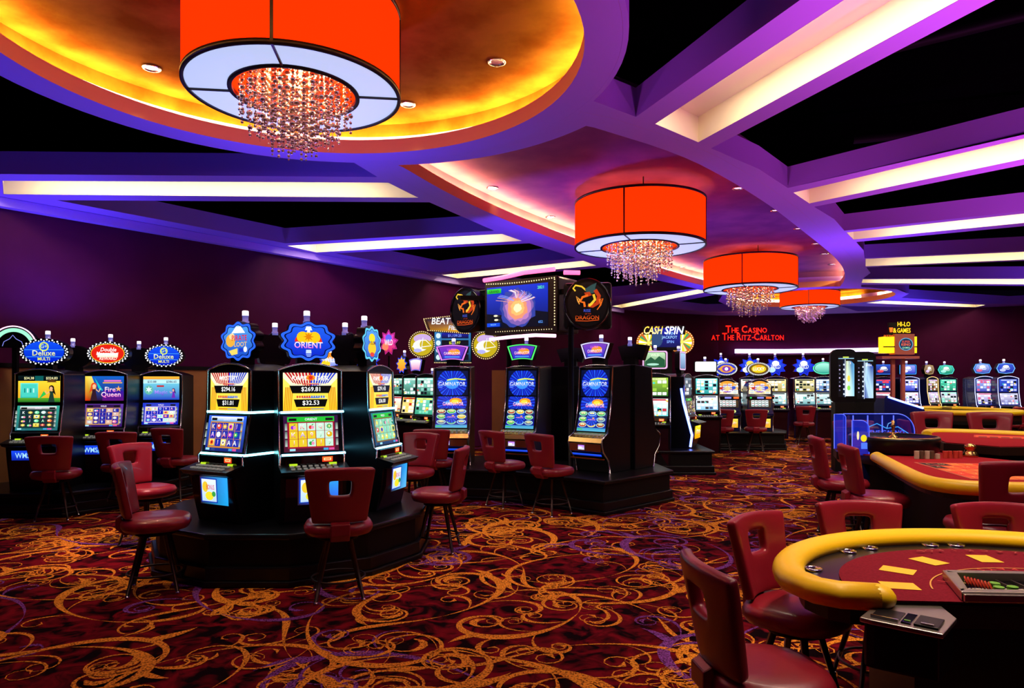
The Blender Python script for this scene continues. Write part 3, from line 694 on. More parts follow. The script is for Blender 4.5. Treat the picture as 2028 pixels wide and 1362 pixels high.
# ---------------------------------------------------------------- topper shapes
def outline(kind, w, h, n=48):
    if kind == 'oval': return [(w/2*cos(2*pi*i/n), h/2*sin(2*pi*i/n)) for i in range(n)]
    if kind == 'cloud':
        out = []; n = 96
        for i in range(n):
            a = 2*pi*i/n; k = 1+.075*cos(10*(a-pi/2)); e = (abs(cos(a))**2.3+abs(sin(a))**2.3)**(-1/2.3); out.append((w/2*cos(a)*k*e*.94, h/2*sin(a)*k*e*.94))
        return out
    if kind == 'fan':
        return [(-w*.34+w*.68*i/8, -h/2+h*.08*(1-((i-4)/4)**2)) for i in range(9)]+[(w/2-w*i/10, h/2-h*.12*((i-5)/5)**2) for i in range(11)]
    if kind == 'star': return [((w/2 if i % 2 == 0 else w*.34)*cos(pi/2+pi*i/9), (h/2 if i % 2 == 0 else h*.34)*sin(pi/2+pi*i/9)) for i in range(18)]
    if kind == 'hex': return [(-w/2, 0), (-w*.38, -h*.42), (0, -h/2), (w*.38, -h*.42), (w/2, 0), (w*.38, h*.42), (0, h/2), (-w*.38, h*.42)]
    if kind == 'rect':
        r = h*.12; return [(sx*(w/2-r)+r*cos(a), sy*(h/2-r)+r*sin(a)) for sx, sy, a0 in ((1, 1, 0), (-1, 1, 90), (-1, -1, 180), (1, -1, 270)) for a in [R_(a0+d) for d in (0, 30, 60, 90)]]
def topper(parent, kind, w, h, z, y=0, depth=.09, face='1040d8', face2=None, rim='0a0a10', neon=None, bulbs=None, draw=None, name='topper_sign'):
    ol = outline(kind, w, h); b = MB(); b.prism([(x, q+z) for x, q in ol], 'y', y, y+depth); o = b.build(name, 'black', parent)
    A = Art(w, h); A.X, A.Y = w/2, h/2
    if neon: A.poly([(x*.97, q*.97) for x, q in ol], neon); A.poly([(x*.86, q*.84) for x, q in ol], rim)
    k = .80 if neon else (.80 if bulbs else .92)
    pts = [(x*k, q*k) for x, q in ol]; f1, f2 = C(face), C(face2 or face)
    A.poly(pts, face, cols=[tuple(f1[i]+(f2[i]-f1[i])*(q/h/k+.5) for i in range(3)) for x, q in pts])
    if bulbs:
        n = bulbs; A.dots([(w/2*.93*cos(2*pi*i/n), h/2*.91*sin(2*pi*i/n)) for i in range(n)], .0125, 'ffffff')
        A.dots([(w/2*.86*cos(2*pi*(i+.5)/n), h/2*.82*sin(2*pi*(i+.5)/n)) for i in range(n)], .0095, 'dce4ff')
    if draw: draw(A, w*k, h*k)
    A.build('sign_face', o, (0, y-.002, z-h/2)); return o
def t_deluxe(A, w, h):
    A.path([(-w*.5, h*.10), (w*.5, h*.10)], .004, '60c8ff'); A.path([(-w*.46, -h*.22), (w*.46, -h*.22)], .004, '60c8ff')
    A.ring(0, h*.24, w*.12, w*.12, .016, 'd8e850'); A.text('G+', 0, h*.26, h*.17, 'c8e890', w*.2); A.text('Deluxe', 0, -h*.05, h*.25, 'd0d850', w*.72, col2='f8ffd8'); A.text('MULTI', 0, -h*.32, h*.14, 'e8e850', w*.34)
def t_red(A, w, h):
    A.ell(0, 0, w*.5, h*.5, 'e8c030', 28); A.ell(0, 0, w*.48, h*.46, 'e02010', 28); A.rect(-w*.30, -h*.20, w*.30, h*.02, 'e8e0c0', 'ffffff'); A.text('Double', w*.03, h*.20, h*.2, 'ffffff', w*.46, .2); A.text('Money Blast', 0, -h*.02, h*.22, 'ffffff', w*.64, .2); A.text('REWARD', w*.02, -h*.26, h*.15, 'fff0e0', w*.5, .2)
def t_orient(A, w, h):
    A.ell(0, -h*.02, w*.30, h*.30, 'e82810', 24, a0=0, a1=pi); 
    for x in (-.13, .0, .13): A.ell(w*x, h*.12, w*.13, h*.18, 'f8c818', 14)
    A.star(0, h*.14, w*.12, w*.05, 8, 'e08008'); A.poly([(-w*.08, h*.34), (w*.08, h*.34), (w*.05, h*.46), (-w*.05, h*.46)], 'e8f0ff'); A.rect(-w*.03, h*.27, w*.03, h*.34, 'ffffff')
    A.text('ORIENT', 0, -h*.12, h*.20, 'ff60d8', w*.62, col2='ffffff'); A.poly([(-w*.055, -h*.27), (w*.055, -h*.27), (w*.06, -h*.38), (-w*.06, -h*.38)], 'c8dcff')
    for j in range(3): A.rect(-w*.06+w*.01*j, -h*.42-h*.03*j, w*.06-w*.01*j, -h*.405-h*.03*j, 'a8c8ff')
def t_pirate(A, w, h):
    A.poly([(-w*.22, h*.25), (w*.25, h*.25), (w*.1, h*.46), (-w*.06, h*.46)], 'ffffff'); A.ell(-w*.25, h*.02, w*.16, h*.2, 'f0b040', 12); A.ell(-w*.2, h*.15, w*.1, h*.1, 'f8d8a0', 10)
    A.text('PIRATE', w*.06, h*.10, h*.17, 'e01808', w*.52); A.text('LOOT', w*.10, -h*.10, h*.15, 'f0c060', w*.44); A.poly([(-w*.3, -h*.3), (0, -h*.22), (w*.0, -h*.40), (-w*.2, -h*.44)], 'f0d868'); A.rect(w*.05, -h*.34, w*.2, -h*.22, '1838c8'); A.ell(w*.27, -h*.26, w*.06, h*.09, 'ffffff', 10)
def t_gold(A, w, h):
    A.ell(0, h*.2, w*.2, h*.16, 'f8e020', 12); A.ell(0, -h*.15, w*.26, h*.22, 'f0c818', 14); A.text('5 ELEM', 0, h*.04, h*.12, '702008', w*.6); A.ell(0, -h*.36, w*.14, h*.08, 'e04030', 10)
def t_gam(A, w, h):
    A.ell(w*.08, h*.06, w*.22, h*.24, 'ff9820', 14); A.text('GAMINATOR', 0, -h*.06, h*.24, 'ff70c0', w*.62, col2='ffffff'); A.text('ULTRA', -w*.02, h*.24, h*.16, 'f060e0', w*.36); A.rect(-w*.28, -h*.38, w*.28, -h*.28, '5090ff')
def t_blur(cols):
    def f(A, w, h):
        for i, c in enumerate(cols): A.ell(w*(-.2+.4*((i*7) % 3)/2), h*(-.2+.4*((i*5) % 3)/2), w*.2, h*.17, c, 10)
        A.text('WILD', 0, 0, h*.26, 'ffffff', w*.5)
    return f

# ---------------------------------------------------------------- the slot machine builder
GOLDK = 'gold'
def slot(label, x, y, ang, kind='video', zb=.43, w=.56, up=None, lo=None, mid=None, top=None, led=None, belly=None, lamp=True, body='black', trimm='chrome', group=None, back=False, rail=None, badge=None, cat='slot machine', s=1.0, deck='black'):
    t = thing('slot_machine', label, cat, (x, y, 0), R_(ang), group, s); hw = w/2
    f = .0
    if kind == 'stepper':
        prof = [(.34, zb), (-.20, zb), (-.22, .78), (-.30, .82), (-.30, .88), (-.20, .95), (-.14, 1.42), (-.14, 1.44), (.34, 1.44)]
        b = MB(); b.prism(prof, 'x', -hw, hw); ar = [(hw*cos(pi*i/16), 1.44+.30*sin(pi*i/16)) for i in range(17)]; b.prism(ar, 'y', -.14, .34)
    elif kind == 'portrait':
        prof = [(.34, zb), (-.16, zb), (-.20, .60), (-.32, .72), (-.36, .84), (-.34, .90), (-.22, .965), (-.17, 1.16), (-.12, 1.42), (-.10, 1.86), (.34, 1.90)]
        b = MB(); b.prism(prof, 'x', -hw, hw)
    else:
        prof = [(.34, zb), (-.24, zb), (-.30, .66), (-.32, .84), (-.40, .86), (-.42, .885), (-.24, .93), (-.245, 1.01), (-.215, 1.03), (-.155, 1.38), (-.145, 1.75), (.34, 1.75)]
        b = MB(); b.prism(prof, 'x', -hw, hw); ar = [(hw, 1.745)]+[(hw*(1-i/8), 1.755+.065*(1-((i-8)/8)**2)) for i in range(17)]+[(-hw, 1.745)]; b.prism(ar, 'y', -.145, .34)
    b.build('cabinet', body, t, bevel=.008)
    # edge trim
    for sx in (-1, 1):
        b = MB(); e = [(sx*(hw-.006), q[0]-.004, q[1]) for q in prof[1:-1]]; b.tube(e[5:] if kind == 'video' else e, .0085 if kind != 'portrait' else .013, 6); b.build('edge_trim', rail or trimm, t)
    if kind == 'stepper': b = MB(); b.tube([(hw*.98*cos(pi*i/16), -.145, 1.44+.295*sin(pi*i/16)) for i in range(17)], .009, 6)
    elif kind == 'portrait': b = MB(); b.tube([(-hw, -.105, 1.86), (-hw*.5, -.105, 1.885), (0, -.105, 1.89), (hw*.5, -.105, 1.885), (hw, -.105, 1.86)], .010, 6)
    else: b = MB(); b.tube([(hw*(1-i/8)*.99, -.15, 1.755+.062*(1-((i-8)/8)**2)) for i in range(17)], .007, 6)
    b.build('arch_trim', trimm, t)
    if back: # seen from behind: service door and lock
        b = MB(); b.prism([(-hw*.8, zb+.1), (hw*.8, zb+.1), (hw*.8, 1.6), (-hw*.8, 1.6)], 'y', .34, .352); d = b.build('service_door', 'blackmat', t)
    W_ = w-.09
    if kind == 'portrait':
        g = (up or gamin)(W_, .36); g.build('upper_screen', t, (0, -.127, 1.46), atan2(.02, .44), body=.004)
        g = (mid or (lambda a, c: gamin(a, c, 1)))(W_, .18); g.build('middle_screen', t, (0, -.158, 1.265), atan2(.05, .26), body=.004)
        g = (lo or (lambda a, c: ovals(a, c, 0)))(W_, .29); g.build('lower_screen', t, (0, -.224, .985), atan2(.05, .195), body=.004)
        b = MB(); b.prism([(-.34, .905), (-.225, .967), (-.225, .972), (-.345, .912)], 'x', -hw+.02, hw-.02); d = b.build('button_deck', 'gold', t)
        for i in range(7): b = MB(); b.box((-hw*.7+i*w*.115, -.29, .948), (.035, .05, .02)); b.build('button', 'key', d)
        b = MB(); b.prism([(-.366, .84), (-.346, .90), (-.35, .905), (-.372, .845)], 'x', -hw+.01, hw-.01); b.build('deck_rail', 'gold', t)
        b = MB(); b.box((0, -.345, .775), (w-.05, .03, .10)); b.build('bezel_plate', 'gold', t)
        b = MB(); b.box((-.05, -.366, .775), (.13, .014, .09)); b.build('bill_acceptor', 'steel', t)
        A = Art(.10, .06); A.rect(0, 0, .1, .06, 'e0f0ff', 'c060ff'); A.rect(.01, .02, .06, .04, 'ffffff'); A.build('meter_display', t, (-.05, -.375, .745))
        A = Art(.12, .05); A.rect(0, 0, .12, .05, '1838e8'); A.text('88 88', .06, .025, .03, 'e0f0ff', .1); A.build('credit_display', t, (.15, -.358, .84), .3)
        A = Art(w-.08, .035); A.rect(0, 0, w-.08, .035, '0820a0', '2058ff'); A.build('glow_strip', t, (0, -.30, .66), -.55)
        b = MB(); b.box((0, -.30, .625), (w-.02, .03, .018)); b.build('lower_rail', 'gold', t)
    elif kind == 'stepper':
        g = (up or (lambda a, c: paytable(a, c, 3)))(W_, .34); g.build('pay_glass', t, (0, -.146, 1.30), .0, body=.004)
        A = Art(W_, .22); A.X = W_/2; A.ell(0, 0, W_/2, .22, 'f0a030', 24, a0=0, a1=pi); A.ell(0, .03, W_*.3, .1, '9050c0', 16); A.ell(0, .04, W_*.14, .07, 'ffd080', 12); A.ell(-W_*.3, .05, .05, .04, 'c03020', 10); A.ell(W_*.3, .05, .05, .04, '3050c0', 10); A.build('crown_glass', t, (0, -.147, 1.465))
        b = MB(); b.box((0, -.185, 1.265), (w+.05, .07, .06)); b.build('ledge', 'blackmat', t)
        A = Art(W_, .05); A.rect(W_*.02, .01, W_*.1, .04, '30e060'); A.rect(W_*.35, .005, W_*.65, .045, '9090ff'); A.rect(W_*.75, .0, W_, .05, 'ff5828', 'ff8840'); A.build('meter_display', t, (0, -.222, 1.24))
        g = (lo or (lambda a, c: three_reels(a, c, 1)))(W_, .20); g.build('reel_window', t, (0, -.192, 1.02), atan2(.06, .42), body=.004)
        b = MB(); b.box((.08, -.27, .93), (.14, .06, .07)); b.ball((.14, -.31, .93), .035); b.build('play_button', 'lime', t)
        g = (belly or (lambda a, c: splash(a, c, '5 STAR', 'f0a020', 'ffe050', 'c02818')))(W_*.8, .22); g.build('belly_glass', t, (.03, -.225, .52), 0, body=.004)
        b = MB(); b.tube([(hw+.01, -.05, 1.0), (hw+.05, -.06, 1.02), (hw+.055, -.07, 1.10)], .01, 6); b.ball((hw+.055, -.07, 1.12), .025); b.build('lever', 'chrome', t)
    else:
        g = up(W_, .335); g.build('upper_screen', t, (0, -.154, 1.40), .02, body=.004)
        g = lo(W_, .315); g.build('lower_screen', t, (0, -.214, 1.045), atan2(.06, .35), body=.004)
        b = MB(); b.box((0, -.255, .972), (w-.10, .02, .07)); b.build('bezel_plate', 'blackglass', t)
        A = Art(.09, .045); A.rect(0, 0, .09, .045, 'ff3818', 'ff6a28'); A.rect(.014, .012, .076, .033, 'fff0a0'); A.rect(.022, .018, .068, .027, 'ff5020'); A.build('bill_acceptor', t, (w*.22, -.268, .955), body=.004)
        b = MB(); b.prism([(-.425, .887), (-.25, .932), (-.25, .94), (-.43, .897)], 'x', -hw-.01, hw+.01); d = b.build('button_deck', deck, t)
        for i in range(8):
            for j in range(2): b = MB(); b.box((-hw*.66+i*w*.092, -.375+j*.06, .915+j*.0145), (.03, .034, .012)); b.build('button', 'key', d)
        for q in (-.30, .30): A = Art(w*.12, .02); A.rect(0, 0, w*.12, .02, 'b8e020'); A.build('deck_lamp', d, (w*q, -.285, .93), -1.2+pi/2)
        b = MB(); b.prism([(-hw+.03, zb+.04), (hw-.03, zb+.04), (hw-.03, .82), (-hw+.03, .82)], 'y', -.345, -.32) if False else b.prism([(-.245, zb+.02), (-.327, .67), (-.337, .83), (-.30, .83), (-.24, .47)], 'x', -hw+.04, hw-.04); b.build('belly_panel', 'bronze', t)
        if belly: belly(W_*.86, .24).build('belly_badge', t, (0, -.326, .60), -.06)
    if led:
        m = led; 
        for zz in (1.022, 1.388):
            b = MB(); yy = -.235 if zz < 1.2 else -.165
            b.tube([(-hw*.92, yy, zz), (hw+.006, yy, zz), (hw+.012, yy+.20, zz), (hw+.012, yy+.42, zz)] if led != 'led_l' else [(-hw*.92, yy, zz), (hw+.006, yy, zz), (hw+.012, yy+.40, zz)], .010, 8); b.build('light_strip', m, t)
    if top:
        k = dict(top); kd = k.pop('kind'); tw, th, tz = k.pop('w'), k.pop('h'), k.pop('z')
        topper(t, kd, tw, th, tz, y=k.pop('y', -.05), **k)
        b = MB(); b.box((0, .0, (1.75+tz-th/2)/2+.03), (w*.35, .10, max(.06, tz-th/2-1.70))); b.build('topper_post', 'blackmat', t)
        ztop = tz+th/2
    else: ztop = 1.82
    if lamp:
        b = MB(); b.lathe([(.034, ztop-.03), (.034, ztop+.005), (.027, ztop+.007), (.027, ztop+.05), (.031, ztop+.052), (.031, ztop+.056)], (lamp if isinstance(lamp, float) else 0, .03, 0), 12, 0)
        o = b.build('signal_lamp', 'lampglass', t)
        b = MB(); b.lathe([(.028, ztop+.057), (.028, ztop+.095), (.022, ztop+.10)], (lamp if isinstance(lamp, float) else 0, .03, 0), 12, 0); b.build('lamp_cap', 'lampglow', o)
    return t
M['key'] = mat('deck_key', (.30, .30, .28), .3, emit=(.5, .5, .45), es=.25)
M['lime'] = mat('lime_button', (.5, .6, .1), .3, emit=(.75, .9, .3), es=.8)
M['bronze'] = mat('belly_metal', (.06, .016, .03), .3, .7)
M['lampglass'] = mat('signal_glass', (.35, .35, .6), .1, .2, emit=(.16, .16, .6), es=.6)
M['lampglow'] = mat('signal_glow', (1, 1, 1), .3, emit=(1, .9, .95), es=2.2)
M['led_c'] = mat('cyan_led', (1, 1, 1), .3, emit=(.16, .70, 1.0), es=8)
M['led_l'] = mat('pale_cyan_led', (1, 1, 1), .3, emit=(.2, .9, 1.0), es=8)
M['led_b'] = mat('blue_led', (1, 1, 1), .3, emit=(.10, .18, 1.0), es=8)
M['led_y'] = mat('amber_led', (1, 1, 1), .3, emit=(1.0, .6, .15), es=1.5)
M['pink'] = mat('pink_neon', (1, 1, 1), .3, emit=(1.0, .10, .30), es=2.2)
M['whiteneon'] = mat('white_neon', (1, 1, 1), .3, emit=(.75, .8, 1.0), es=2)
M['pinkwhite'] = mat('pale_pink_neon', (1, 1, 1), .3, emit=(1.0, .45, .75), es=2.2)
M['bluebody'] = mat('deep_blue_body', (.008, .010, .09), .25, coat=.4)
M['bulb'] = mat('warm_bulb', (1, 1, 1), .3, emit=(1, .72, .35), es=2.5)
M['redneon'] = mat('red_neon', (1, 0, 0), .3, emit=(1.0, .02, .01), es=2.2)
M['hi_y'] = mat('yellow_sign', (1, 1, 0), .3, emit=(1.0, .62, .01), es=1.4)
M['hi_o'] = mat('orange_sign', (1, .3, 0), .3, emit=(1.0, .20, .01), es=1.2)
M['redpost'] = mat('red_post', (.5, .12, .10), .4)
M['acrylic'] = None

def bank_base(label, pts, z1, cap=True, cat='base', grp=None, hub=None, toe=.10, zt=.0):
    cx = sum(p[0] for p in pts)/len(pts); cy = sum(p[1] for p in pts)/len(pts)
    t = thing('machine_base', label, cat, (cx, cy, 0), 0, grp); L = [(x-cx, y-cy) for x, y in pts]
    b = MB(); b.prism(L, 'z', z1-.05, z1); b.build('top_slab', 'black', t, bevel=.015)
    b = MB(); b.prism(offset(L, -.05), 'z', .16, z1-.05); b.build('plinth', 'blackmat', t)
    b = MB(); b.prism(offset(L, .015), 'z', 0, .05); b.prism(offset(L, -.01), 'z', .05, .16); b.build('kick_board', 'black', t, bevel=.01)
    if hub:
        b = MB(); b.prism([(x-cx, y-cy) for x, y in hub], 'z', z1, 1.72); b.build('hub_panel', 'wood', t)
    return t
def t_land(A, w, h):
    A.poly([(-w*.48, -h*.1), (-w*.2, h*.2), (0, 0), (w*.2, h*.25), (w*.48, 0), (w*.48, -h*.46), (-w*.48, -h*.46)], '205838'); A.ell(-w*.1, -h*.3, w*.3, h*.08, 'a8e0c8', 14); A.text('WILD', 0, h*.32, h*.16, 'f0ffe0', w*.5)
def badge(w, h, bg):
    A = Art(w, h); A.poly([(w*.15, 0), (w, 0), (w, h), (w*.15, h)], bg, cols=[C('200818'), C(bg), C('30a8ff'), C('300820')]); A.rect(w*.18, h*.06, w*.68, h*.94, '1038b0'); A.rect(w*.21, h*.10, w*.65, h*.90, 'b8d8ff', 'e8f4ff')
    A.ell(w*.32, h*.62, w*.09, h*.2, 'f0c830', 12); A.ell(w*.44, h*.3, w*.13, h*.16, 'f0e030', 12); A.text('BONUS', w*.48, h*.62, h*.18, 'd82050', w*.24); A.ell(w*.58, h*.38, w*.06, h*.1, '38a048', 10); return A
def wms(w, h):
    A = Art(w, h); A.rect(0, h*.35, w*.8, h*.85, '0820a0', '1848f0'); A.text('WMS', w*.3, h*.6, h*.28, 'a0d8ff', w*.4); A.poly([(w*.5, h*.42), (w*.98, h*.55), (w*.5, h*.62)], '58a0ff'); return A
# ---------------------------------------------------------------- the six-sided carousel in the foreground
cc = (-2.13, 6.75)
ap = 1.27/cos(pi/12)
pl = [(cc[0]+ap*cos(-pi/2+pi/12+k*pi/6), cc[1]+ap*sin(-pi/2+pi/12+k*pi/6)) for k in range(12)]
hub = [(cc[0]+.36*cos(pi/6+k*pi/3), cc[1]+.36*sin(pi/6+k*pi/3)) for k in range(6)]
bank_base('low black twelve-sided base under the six-sided carousel in the foreground', pl, .43, hub=hub)
def ring_pos(a, r=.62): return (-2.155+r*sin(R_(a)), 6.73-r*cos(R_(a)))
pal1 = ('8a28d8', 'e03828', '20a040', 'c83070', 'e0b010')
fx = dict(kind='video', zb=.43)
x, y = ring_pos(29)
slot('carousel slot machine facing the camera, reading $269.81, under a wide blue scalloped sign', x, y, 27, up=lambda w, h: jackpot(w, h, 'RAPID FEVER', '$269.81', '$32.53'),
     lo=lambda w, h: reels(w, h, 5, '501028', '301040', 'c8ecd8', frame='a01030', pal=pal1, title='ORIENT', cellalt='e8c828'),
     top=dict(kind='cloud', w=.50, h=.36, z=2.02, neon='2a66ff', rim='061040', face='0820c8', face2='2060f0', draw=t_orient), led='led_c',
     belly=lambda w, h: badge(w, h, '3050f0'), group='carousel slot machines')
x, y = ring_pos(-27)
slot('carousel slot machine on the left, reading $294.16, under the pirate sign', x, y, -27, up=lambda w, h: jackpot(w, h, 'MYSTERY', '$294.16', '$31.01'),
     lo=lambda w, h: reels(w, h, 8, '101a70', '3868e8', '1828a8', frame='d08828', pal=('d040e0', 'ff5030', '30c060', 'f0f0f0', 'ffc030'), top='2090e0', title='LOOT'),
     top=dict(kind='cloud', w=.46, h=.36, z=2.02, neon='2a66ff', rim='061040', face='1048c8', face2='50a0f0', draw=t_pirate), led='led_l',
     belly=lambda w, h: badge(w, h, '18a8f0'), group='carousel slot machines')
x, y = -1.44, 6.78
slot('carousel slot machine seen edge-on at the right, with a glowing badge low on its door', x, y, 74, up=lambda w, h: jackpot(w, h, 'RAPID FEVER', '$291.43', '$36.00'),
     lo=lambda w, h: reels(w, h, 12, '103060', '208090', '88d8b8', frame='806020', pal=('208060', 'e8e040', '3060e0', 'e05040')),
     top=dict(kind='cloud', w=.40, h=.36, z=2.03, neon='60d0ff', rim='061040', face='2060d0', face2='50a0f0', draw=t_gold), led='led_c',
     belly=lambda w, h: badge(w, h, '60c0ff'), group='carousel slot machines')
for a, lb in ((142, 'carousel slot machine turned away from the camera, behind the edge-on one'), (215, 'carousel slot machine turned away, behind the pirate-sign one')):
    x, y = ring_pos(a, .66)
    slot(lb, x, y, a, up=lambda w, h: jackpot(w, h, 'RAPID FEVER', '$288.10', '$35.20'), lo=lambda w, h: reels(w, h, 3), back=True,
         top=dict(kind='cloud', w=.46, h=.36, z=2.0, neon='2a66ff', rim='061040', face='1048c8'), led='led_c', group='carousel slot machines')

# ---------------------------------------------------------------- the bank along the left wall
bank_base('long low black base under the three oval-topped machines by the left wall', [(-6.55, 8.25), (-5.5, 8.35), (-4.75, 9.4), (-4.6, 10.3), (-5.6, 10.9), (-7.0, 9.1)], .30)
slot('slot machine at the far left with a blue oval sign and a yellow explorer screen', -6.00, 8.80, 4, zb=.30, w=.60, up=scene_pick,
     lo=lambda w, h: reels(w, h, 21, '206870', '30a090', '102830', frame='103838', pal=('80ffb0', 'ff8040', 'f05050', 'ffe060', 'd8f8f0'), top='101818', rows=4),
     top=dict(kind='oval', w=.62, h=.35, z=2.04, face='0018c8', face2='1050f0', bulbs=26, draw=t_deluxe), belly=lambda w, h: wms(w, h), group='slot machines by the left wall')
slot('slot machine with a red oval sign and a red-haired woman on its screen', -5.60, 9.50, 6, zb=.30, w=.60, up=scene_queen,
     lo=lambda w, h: reels(w, h, 23, '301060', '6038a0', '1820a0', frame='c08850', pal=('ff80a0', 'c0e0ff', 'ffd080', 'f0f0f0'), top='301050', cellalt='d8b0a0', rows=4),
     top=dict(kind='oval', w=.56, h=.34, z=2.05, face='a00810', face2='c81810', bulbs=26, draw=t_red), belly=lambda w, h: wms(w, h), group='slot machines by the left wall')
slot('slot machine with a blue oval sign, beside the tan wall panel', -5.08, 10.00, 8, zb=.30, w=.58, up=scene_blue,
     lo=lambda w, h: reels(w, h, 29, '1018a0', '2038d0', '1020b8', frame='d0b8e8', pal=('ff6080', '80e0ff', 'ffffff', 'c0a0ff'), top='3040c0', cellalt='d8e8d0', rows=4),
     top=dict(kind='oval', w=.54, h=.34, z=2.04, face='0018c8', face2='1050f0', bulbs=26, draw=t_deluxe), belly=lambda w, h: wms(w, h), group='slot machines by the left wall')
for (x, y, tx) in ((-6.35, 9.9, 'red-oval-signed one'), (-5.75, 10.55, 'blue-oval-signed one next to the tan panel')):
    slot('dark slot machine turned to the wall, behind the '+tx, x, y, 184, zb=0, w=.58, up=lambda w, h: generic(w, h, 4, ('102060', '3060c0', '80c0ff')), lo=lambda w, h: reels(w, h, 3), back=True,
         top=dict(kind='oval', w=.52, h=.33, z=2.02, face='0018c8'), group='slot machines by the left wall')
t = thing('arched_neon_sign', 'half-round sign of mint and lilac neon arcs above the leftmost machine', 'sign', (-6.75, 9.25, 2.12), R_(8))
b = MB(); b.prism([(.30*cos(pi*i/20), .30*sin(pi*i/20)) for i in range(21)], 'y', 0, .08); b.build('panel', 'black', t)
b = MB(); b.tube([(.29*cos(pi*i/24), -.015, .29*sin(pi*i/24)) for i in range(25)], .008, 6); b.build('outer_tube', 'pinkwhite', t)
A = Art(.6, .3); A.ring(.3, 0, .265, .265, .05, 'a0f8d0', 24, 0, pi); A.path([(.16, .02), (.18, .08), (.25, .12), (.29, .17), (.33, .12), (.40, .08), (.42, .02)], .008, '8890f0'); A.build('neon_face', t, (0, -.003, 0))
b = MB(); b.box((0, .04, -1.06), (.06, .06, 2.12)); b.build('post', 'blackmat', t)
for px, y, lb, cl in ((541, 11.6, 'blue star', ('80c0ff', 'ffffff')), (655, 12.4, 'yellow face', ('ffd020', 'ff9020')), (728, 13.2, 'orange star', ('ff7040', 'ffd0a0'))):
    slot('slot machine with a small %s sign, mostly hidden behind the carousel' % lb, (px-1014)/F*y, y, 10, zb=0, up=lambda w, h: generic(w, h, 31, ('103060', '4080c0', 'ffe080')), lo=lambda w, h: reels(w, h, 31),
         top=dict(kind='star', w=.50, h=.44, z=2.06, neon='2038ff', rim='101060', face='2060ff', face2='ffffff', draw=t_blur(cl)), group='slot machines behind the carousel')
for i, (px, y, sg) in enumerate(((796, 14.1, 'sun-shaped'), (824, 13.4, 'lilac fan-shaped'), (852, 12.9, 'plain'))):
    slot('slot machine with a %s top, between the carousel and the multi-game machines' % sg, (px-1014)/F*y, y+.2, -38, zb=.1, up=lambda w, h: generic(w, h, 40+i, ('186048', '88d0c0', 'e0fff0')),
         lo=lambda w, h: generic(w, h, 50+i, [('f0c060', 'ffffff', 'c02030'), ('f0e0a0', 'ffd860', 'd03020'), ('30a080', '80e0c0', 'f0f060')][i]),
         top=[dict(kind='star', w=.36, h=.40, z=2.02, neon='2848ff', rim='101060', face='ff8020', face2='ffd040'), dict(kind='fan', w=.38, h=.26, z=2.0, neon='9080ff', rim='101040', face='e080c0', face2='ffffff'), None][i], group='slot machines between carousel and multi-game bank')
t = thing('star_sign', 'small magenta and orange star sign high on a thin post', 'sign', (-2.53, 14.0, 0)); topper(t, 'star', .42, .56, 2.47, neon='c02080', rim='500850', face='e03040', face2='e040d0', draw=t_blur(('ff8060', '6060ff')), name='panel')
b = MB(); b.tube([(0, .05, 0), (0, .05, 2.2)], .02, 8); b.build('post', 'blackmat', t)

# ---------------------------------------------------------------- multi-game bank with the dragon sign
bank_base('wide low black base under the blue multi-game machines', [(1.14, 8.42), (2.25, 9.5), (2.1, 11.2), (.4, 11.6), (-1.45, 11.2), (-1.4, 9.75), (-.15, 9.50), (.55, 8.95)], .43)
gt = lambda n, f2: dict(kind='fan', w=.50, h=.24, z=2.09, neon=n, rim='100830', face='2030c0', face2=f2, draw=t_gam, y=-.12)
slot('blue portrait multi-game machine at the right end of its bank, side showing', 1.22, 9.46, -42, kind='portrait', w=.56, lo=lambda w, h: ovals(w, h, 0), top=gt('d8d0ff', '8040c0'), group='blue multi-game machines')
slot('blue portrait multi-game machine with green-edged sign, below the dragon screen', .20, 10.05, -26, kind='portrait', w=.54, lo=lambda w, h: ovals(w, h, 3), top=gt('50f070', '6030c0'), group='blue multi-game machines')
slot('blue portrait multi-game machine at the left end, below the round football sign', -.88, 10.25, -4, kind='portrait', w=.56, lo=lambda w, h: ovals(w, h, 5), top=gt('e080f0', '8030c0'), group='blue multi-game machines')
slot('dark machine backing onto the right-end blue multi-game machine', 1.74, 9.98, 138, kind='portrait', w=.56, back=True, top=gt('d8d0ff', '8040c0'), group='blue multi-game machines')
slot('machine with its back to the camera behind the green-edged multi-game machine', .95, 11.0, 160, kind='portrait', w=.56, back=True, top=gt('50f070', '8040c0'), group='blue multi-game machines')
for x, y, lb in ((-.20, 11.9, 'left of the green-edged machine'), (1.02, 12.0, 'left of the right-end machine')): b = MB(); b.box((0, 0, .93), (.30, .08, 1.86)); o = b.build('partition_panel', 'wainscot', None, label='tan upright panel '+lb+' in the multi-game bank', cat='panel'); o.location = (x, y, 0)
